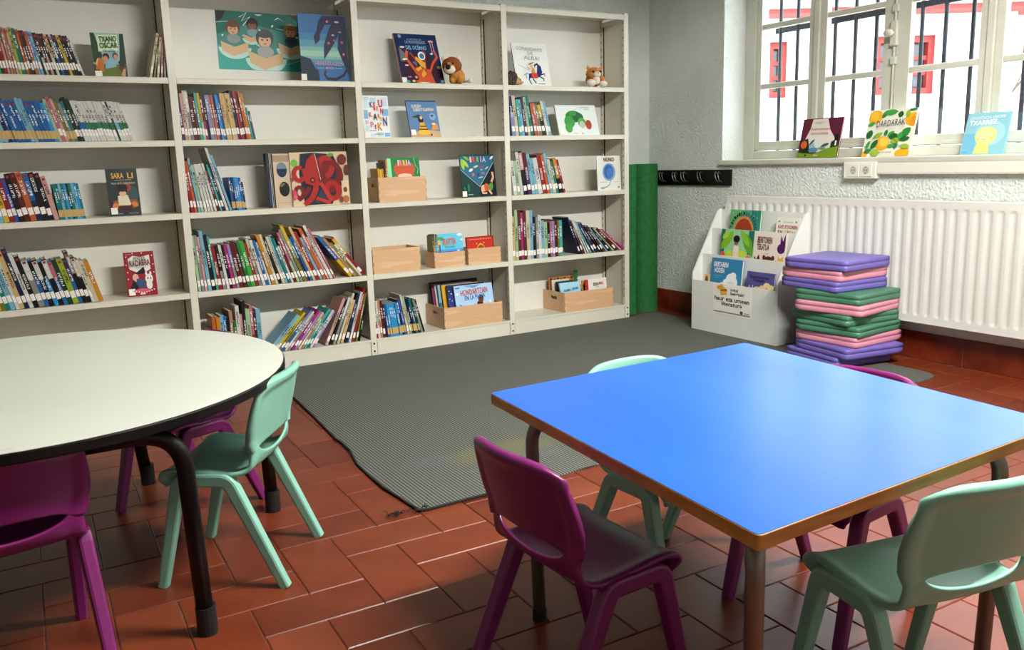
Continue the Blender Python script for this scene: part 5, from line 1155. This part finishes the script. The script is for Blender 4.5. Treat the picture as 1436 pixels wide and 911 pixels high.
cstrip(xb-.2, .09, .15, .185, '#c9923a', 'ochre and black picture book in the right crate', [('#141414', R4(.05,.1,.95,.85)), ('#4a9a5a', ell(.35,.45,.28,.3))], 5)
gt = MB().box(-.012, .012, 0, .006, 0, .25)
for k in range(5): gt.prism_axis([(.012, .15+.02*k), (.024, .158+.02*k), (.012, .166+.02*k)], .0, .006, 'y')
o = gt.build('book_spike', flat('#2c6a30', .6), None); o.location = (xa+.235, .2, z+.012); tag(o, 'green serrated cardboard strip poking up from right crate', 'cardboard cutout')

# ------------------------------------------------------------------ soft toys
def fur(n, a, b): return noisy(n, a, b, 60, .95, .8, 220)
lx, ly, lz = solve_x(637, .045, HS[1]), .045, HS[1]
li = empty('toy_lion', (lx, ly, lz), radians(-20), 'plush lion toy sitting beside the ocean picture book', 'soft toy')
tan, mane, wht = fur('lion_fur', '#b5762f', '#c98a42'), fur('lion_mane', '#7a3f14', '#95531f'), fur('cream_fur', '#d8cdb8', '#e6dcc8')
MB().ball((.02, .0, .045), (.05, .05, .05), 16, 10, .03).build('body', tan, li, smooth=True)
MB().ball((-.012, -.012, .108), (.062, .05, .055), 18, 11, .05).build('mane', mane, li, smooth=True)
MB().ball((-.03, -.045, .098), (.035, .03, .032), 14, 9).build('face', tan, li, smooth=True)
MB().ball((-.032, -.062, .083), (.036, .026, .026), 14, 9).build('muzzle', wht, li, smooth=True)
MB().ball((-.045, -.086, .096), (.016, .01, .015)).build('nose', M['black'], li, smooth=True)
for s in (-1, 1): MB().ball((-.032+s*.02, -.072, .118), .0065).build('eye', M['black'], li, smooth=True)
for s in (-1, 1): MB().ball((-.012+s*.045, .005, .155), (.016, .01, .018)).build('ear', wht, li, smooth=True)
for q in ((-.02, -.05), (.03, -.05)): MB().ball((q[0], q[1], .02), (.018, .024, .02), 12, 8).build('paw', tan, li, smooth=True)
MB().tube([(.06, .02, .02), (.08, .0, .018), (.092, -.02, .016)], .008, 8).ball((.097, -.026, .017), (.014, .014, .014)).build('tail', wht, li, smooth=True)
cx_ = solve_x(834, .03, HS[1])
ca = empty('toy_cat', (cx_, .03, HS[1]), radians(-12), 'orange plush cat toy with white paws, right bay top shelf', 'soft toy')
org = fur('orange_fur', '#b06a2c', '#cf8a45')
MB().ball((0, .03, .05), (.05, .05, .055), 16, 10, .04).build('body', org, ca, smooth=True)
MB().ball((-.005, -.0, .09), (.056, .045, .042), 18, 11, .05).build('head', org, ca, smooth=True)
MB().ball((.0, -.042, .082), (.027, .02, .02), 12, 8).build('muzzle', wht, ca, smooth=True)
MB().ball((.0, -.03, .045), (.026, .02, .032), 12, 8).build('chest', wht, ca, smooth=True)
MB().ball((.0, -.063, .088), (.006, .004, .004)).build('nose', flat('#b98a80', .5), ca, smooth=True)
for s in (-1, 1):
    MB().ball((s*.026-.003, -.043, .1), .0075).build('eye', M['black'], ca, smooth=True)
    MB().add([(s*.045-.018, .0, .118), (s*.045+.018, .0, .118), (s*.045, .018, .118), (s*.052, .004, .148)], [(0,1,3),(1,2,3),(2,0,3),(0,2,1)]).build('ear', org, ca)
MB().ball((-.04, -.03, .026), (.032, .026, .026), 14, 9).build('paw', wht, ca, smooth=True)
MB().ball((.05, -.03, .02), (.03, .026, .022), 14, 9).build('paw', wht, ca, smooth=True)
MB().tube([(.03, .0, .07), (.05, -.015, .05), (.055, -.03, .025)], .02, 10).build('arm', org, ca, smooth=True)
hx_ = solve_x(720, .025, HS[1])
hd = empty('toy_hedgehog', (hx_+.0, .05, HS[1]), 0, 'plush hedgehog toy with dark spines beside the white book', 'soft toy')
MB().ball((.0, .0, .042), (.05, .032, .042), 16, 10, .05).build('body', fur('hedgehog_back', '#2a211a', '#5a4a3a'), hd, smooth=True)
sp = MB(); rnd = random.Random(9)
for k in range(160):
    th = rnd.uniform(0, 1.5); phi = rnd.uniform(0, 2*pi); n = Vector((sin(th)*cos(phi), sin(th)*sin(phi), cos(th)))
    if n.x > .55 and n.z < .6: continue
    p = Vector((n.x*.048, n.y*.031, .042+n.z*.04)); q = p+n*.014+Vector((-.004, 0, 0)); t = n.orthogonal().normalized()*.0018; b = n.cross(t)
    sp.add([p+t, p-t*.5+b, p-t*.5-b, q], [(0,1,3),(1,2,3),(2,0,3)])
o = sp.build('spines', fur('spine_fur', '#1e1814', '#4a3c30'), hd); o['kind'] = 'stuff'
MB().ball((.042, -.006, .03), (.03, .022, .025), 14, 9).ball((.066, -.008, .022), (.016, .012, .012)).build('face', fur('hedgehog_face', '#b58a5a', '#cfa878'), hd, smooth=True)
MB().ball((.082, -.008, .022), .005).build('nose', M['black'], hd, smooth=True)
MB().ball((.052, -.027, .036), .004).build('eye', M['black'], hd, smooth=True)

# ------------------------------------------------------------------ books on the window sill
def f(w, h, t): return dbook(w, h, t, '#5a1a33', 'maroon picture book with green hill and white garden, leftmost on sill', spine_col='#6a2a7a', shapes=[
    ('#d9d4c8', [(.25,.98),(.62,.98),(.72,.7),(.86,.5),(.9,.15),(.08,.15),(.1,.4),(.22,.75)]), ('#1d2a1c', [(.02,.12),(.05,.45),(.2,.5),(.28,.25),(.3,.1)]), ('#25331f', [(.78,.1),(.8,.4),(.97,.5),(.98,.1)]), ('#8fb0b4', ell(.42,.28,.16,.1)), ('#4f7f9a', ell(.38,.2,.12,.06)), ('#cfd8d0', ell(.5,.34,.12,.08)), ('#3a5a54', leaf(.32,.4,.2,.06,50)), ('#3a5a54', leaf(.66,.32,.22,.08,20)), ('#6f8f7a', leaf(.6,.24,.2,.08,0)), ('#c8602a', ell(.13,.34,.08,.1)), ('#141414', R4(.88,.22,.95,.58)), ('#dfe4e4', R4(.9,.3,.94,.42)),
    ('#6d8a22', [(0,.0),(1,0),(1,.28),(.75,.24),(.4,.1),(0,.14)]), ('t', 'Euskal mitologia', .26, .68, .72, .76, '#c0564c', .0), ('t', 'haurrei kontatua', .27, .59, .7, .66, '#c0564c', .0), scrib(.3, .9, .6, '#8a8078', .008), scrib(.36, .87, .52, '#8a8078', .008), ('t', 'elkar', .42, .05, .54, .09, '#dfe0d0', .01), ('#1d1a22', ell(.22,.07,.025,.03))])
on_x(f, .53, SILL, 1117.5, 1173, 165.5, 13, t=.012)
def f(w, h, t):
    lem, lf = '#e0a528', ('#2c7a34', '#3f9444', '#1f6028', '#8fae34')
    sh = [(lem, ell(.15,.85,.15,.15)), ('#e8b83a', ell(.13,.87,.09,.1)), (lem, ell(.93,.77,.15,.14)), ('#d88a24', ell(.96,.72,.09,.1)), (lem, ell(.4,.28,.15,.15)), ('#ecc04a', ell(.43,.31,.09,.1)), (lem, ell(.04,.04,.08,.07)), (lem, ell(.86,.06,.16,.1))]
    for i, (x, y, L, W, r) in enumerate(((.35,.9,.2,.1,60),(.47,.93,.3,.13,5),(.68,.88,.14,.12,80),(.83,.88,.16,.1,100),(.93,.97,.2,.06,10),(.1,.7,.16,.09,20),(.1,.48,.2,.14,70),(.28,.45,.24,.1,30),(.45,.5,.14,.08,80),(.56,.48,.16,.09,30),(.62,.42,.22,.14,0),(.67,.33,.2,.12,10),(.86,.5,.24,.16,45),(.76,.42,.16,.12,90),(.86,.36,.22,.09,10),(.9,.2,.22,.11,-10),(.7,.22,.12,.1,80),(.6,.22,.14,.08,10),(.25,.26,.24,.12,60),(.3,.08,.2,.16,0),(.14,.12,.16,.1,10),(.12,.25,.18,.08,70))):
        sh.append((lf[i % 4], leaf(x, y, L, W, r)))
    sh += [('s', [(.05,.2),(.2,.35),(.3,.5)], .008, '#4a6a3a'), ('s', [(.8,.2),(.72,.3),(.6,.4)], .008, '#4a6a3a'), ('t', 'DARDARAK', .23, .64, .82, .77, '#3a3a34', .0, 3), scrib(.25, .58, .4, '#8a8a80', .006), scrib(.48, .59, .64, '#8a8a80', .006), scrib(.7, .6, .82, '#8a8a80', .006), ('t', 'BEÑAT ALDABE', .4, .07, .65, .1, '#3a3a34', .01)]
    return dbook(w, h, t, '#dcdccb', 'white picture book covered with lemons and green leaves on sill', shapes=sh)
on_x(f, .53, SILL, 1207.5, 1274, 153, 14, t=.01)
def f(w, h, t): return dbook(w, h, t, '#86bcc9', 'pale blue picture book with a yellow round head, rightmost on sill', spine_col='#4a90a4', shapes=[
    ('#9ccbd2', ell(.6,.5,.35,.3)), ('#6fb0cc', R4(.02,.02,.3,.5)), ('#d8d47a', [(.3,.02),(.36,.28),(.62,.28),(.66,.02)]), ('#ddd884', ell(.52,.44,.25,.22)), ('#e6e09a', ell(.5,.46,.18,.16)), ('s', [(.45,.36),(.52,.36)], .015, '#8a7a4a'), ('#d8b86a', ell(.36,.36,.03,.02)), ('#d8b86a', ell(.66,.38,.03,.02)), ('t', 'LEHOITXOA UMORE', .08, .84, .88, .91, '#d8e8ea', .02, 2), ('t', 'TXARREZ', .08, .7, .72, .82, '#e6f0f0', .03, 2), scrib(.05, .06, .16, '#4a7a8a', .008)])
on_x(f, .53, SILL, 1345.5, 1406, 157.5, 16, t=.01)

# ------------------------------------------------------------------ books in the display stand
Z1, Z2, Z3 = RUGT+.2563, RUGT+.4163, RUGT+.5763; ZZ = Z1
X1, X2, X3 = SXF+.020, SXF+.102, SXF+.184
def f(w, h, t): return dbook(w, h, t, '#2f7fa8', 'blue picture book with a white cloud, lower tier of stand', shapes=[
    ('#e4e8e6', ell(.66,.45,.15,.16)), ('#e4e8e6', ell(.76,.38,.13,.14)), ('#e4e8e6', ell(.55,.34,.13,.12)), ('#e4e8e6', ell(.74,.55,.1,.1)), ('#e4e8e6', ell(.42,.3,.09,.05)), ('#d0d6d6', ell(.68,.33,.1,.07)), ('t', 'GRETAREN', .08, .76, .56, .9, '#e6ecec', .03, 0), ('t', 'HODEIA', .12, .6, .46, .74, '#e6ecec', .03, 0), scrib(.12, .52, .36, '#8fc0d8', .008), scrib(.16, .47, .28, '#8fc0d8', .008)])
on_x(f, X1, Z1, 994.5, 1037, 363, 6, t=.016)
def f(w, h, t): return dbook(w, h, t, '#4f4b86', 'purple picture book with pale mushrooms, lower tier of stand', shapes=[
    ('#d8c48a', ell(.42,.42,.14,.07)), ('#d8c48a', ell(.6,.46,.12,.09)), ('#dccb94', ell(.75,.56,.12,.1)), ('#d8c48a', ell(.9,.48,.12,.12)), ('#c4ac70', R4(.72,.3,.77,.5)), ('#c4ac70', R4(.88,.28,.93,.46)), ('s', [(.1,.35),(.14,.5)], .02, '#e0e0e4'), ('s', [(.22,.35),(.26,.52)], .02, '#e0e0e4'), ('t', 'Zurbal sirenitaz', .12, .78, .82, .87, '#1f1c4a', .01, 0), ('t', 'truitzan', .25, .67, .65, .76, '#1f1c4a', .01, 0)])
on_x(f, X1, Z1, 1044.5, 1083, 382, 6, t=.01)
def f(w, h, t): return dbook(w, h, t, '#c9b58a', 'small brown toned book at left of stand lower tier', shapes=[('#7a3f24', ell(.5,.7,.3,.2)), ('#3a2a20', R4(.3,.3,.8,.55))])
on_x(f, X1, Z1, 986, 992.5, 384, 6, t=.01)
def f(w, h, t): return dbook(w, h, t, '#8fc49a', 'green jungle picture book with a standing child, middle tier', shapes=[
    ('#1f6a54', R4(0,.3,.12,1)), ('#1f6a54', R4(.84,.4,1,1)), ('#7fb02a', leaf(.2,.72,.6,.24,55)), ('#9cc43a', leaf(.16,.85,.3,.14,40)), ('#5f9a2a', leaf(.84,.66,.7,.26,120)), ('#7fb830', leaf(.74,.8,.5,.16,125)), ('#b0cc3a', ell(.3,.36,.12,.12)), ('#b8d040', ell(.68,.36,.13,.14)), ('#c0503a', ell(.1,.36,.07,.07)), ('#d8783a', ell(.88,.3,.08,.08)), ('#e0d4c0', [(.4,.2),(.42,.6),(.58,.6),(.6,.2)]), ('#8a5a3c', ell(.5,.7,.07,.08)), ('#1a1410', ell(.5,.77,.1,.09)), ('#d8ccb4', R4(.42,.18,.49,.45)), ('#d8ccb4', R4(.52,.18,.59,.45)), ('#c04a3c', ell(.2,.24,.06,.06))])
on_x(f, X2, Z2, 1007.5, 1053, 322, 6, t=.012)
def f(w, h, t): return dbook(w, h, t, '#ddd3c8', 'cream picture book with dark red title, middle tier of stand', shapes=[
    ('#4a1a5a', ell(.86,.62,.12,.12)), ('#4a1a5a', [(.82,.68),(.84,.95),(.9,.8),(.97,.98),(.98,.66)]), ('#5a3020', ell(.5,.28,.17,.14)), ('#5a3020', ell(.36,.38,.05,.06)), ('#5a3020', ell(.64,.38,.05,.06)), ('#3a241c', [(.02,.2),(.06,.4),(.12,.32),(.2,.45),(.26,.25),(.2,.18)]), ('#d8a83a', [(.78,.2),(.8,.46),(.86,.38),(.95,.44),(.98,.2)]), ('t', 'BENITOREN', .12, .72, .58, .88, '#5a1f2a', .02), ('t', 'TEILATUA', .12, .56, .5, .7, '#5a1f2a', .02), scrib(.35, .48, .52, '#9a8a80', .008)])
on_x(f, X2, Z2, 1053.5, 1098, 325.5, 6, t=.01)
def f(w, h, t): 
    sh = [('#2f7f74', R4(.7,.0,1,1)), ('#5fae6a', R4(0,.0,.35,1)), ('#8a3220', ell(.48,.36,.3,.42)), ('#c9824a', ell(.48,.36,.33,.46)), ('#9a3a24', ell(.48,.34,.29,.41)), ('#3a1c14', ell(.36,.32,.12,.1)), ('#3a1c14', ell(.62,.32,.1,.1))]
    for k in range(9): sh.append(('#b0d8b0', leaf(.1+.1*k, .9-.06*(k % 3), .06, .015, 80)))
    s = 'KIRIMIRISKATXOA'
    for k, c in enumerate(s):
        a = radians(165-150*k/(len(s)-1)); x, y = .48+.42*cos(a), .36+.54*sin(a); sh.append(('t', c, x-.024, y-.05, x+.024, y+.05, '#14281c', .02, math.degrees(a)-90))
    return dbook(w, h, t, '#4a9a7a', 'green picture book with a big brown round face, upper tier', shapes=sh, spine_col='#4a1a14')
on_x(f, X3, Z3, 1021, 1063, 294.5, 6, t=.014)
def f(w, h, t):
    cols = ['#b03a3a', '#3a8a4a', '#c9a23a', '#8fae4a', '#d8803a', '#3a8a4a', '#7fae3a', '#d8a03a']
    return dbook(w, h, t, '#dfe0d6', 'small white book with rainbow lettered title, upper tier right', shapes=[('t', 'KATUTXOREN', .1, .62, .92, .74, '#a8303a', .03)]+[('t', c, .1+.1*k, .44, .18+.1*k, .57, cols[k], .03) for k, c in enumerate('EMOZIOAK')]+[('#4a6a4a', leaf(.12,.86,.1,.05,40)), ('#4a6a4a', leaf(.85,.86,.1,.05,-40)), scrib(.28, .85, .72, '#8a9a8a', .012)])
on_x(f, X3, Z3, 1085.5, 1118, 305, 6, t=.008)
# sign on the stand: paper notice
sg0, sg1 = solve_y(1000, SXF-.001, RUGT+.3), solve_y(1054, SXF-.001, RUGT+.3)
sw = sg0-sg1; shh = .2
sg = MB().box(-sw/2, sw/2, 0, .001, 0, shh).build('paper_notice', M['paper'], None); sg.location = (SXF-.0013, (sg0+sg1)/2, RUGT+.334-shh); sg.rotation_euler = (0, 0, -pi/2)
art(sg, sw, shh, [('#d89a2a', [(.1,.9),(.24,.98),(.28,.9),(.38,.82),(.36,.66),(.22,.62),(.12,.74)]), ('#e4e0d4', [(.04,.86),(.2,.78),(.2,.63),(.06,.72)]), ('#2a1a10', [(.2,.79),(.37,.83),(.37,.8),(.2,.76)]), ('#e0a838', R4(.21,.65,.37,.75)),
    ('t', 'iritsi', .47, .79, .66, .88, '#2a2a26', .02), ('t', 'berriak!', .47, .67, .82, .78, '#2a2a26', .02), ('t', 'haur eta umeen', .05, .45, .95, .6, '#22221f', .02), ('t', 'literatura', .24, .3, .77, .43, '#22221f', .02), ('#3a3f3a', [(.72,.2),(.72,.12),(.755,.08),(.79,.12),(.79,.2)]), scrib(.82, .15, .96, '#6a6f6a', .014), scrib(.82, .12, .94, '#6a6f6a', .01), ('#7a947a', [(.02,.1),(.98,.1),(.98,.06),(.02,.06)])], name='printed_notice', dstep=.0001)
tag(sg, 'white paper notice taped on the front of display stand', 'notice')
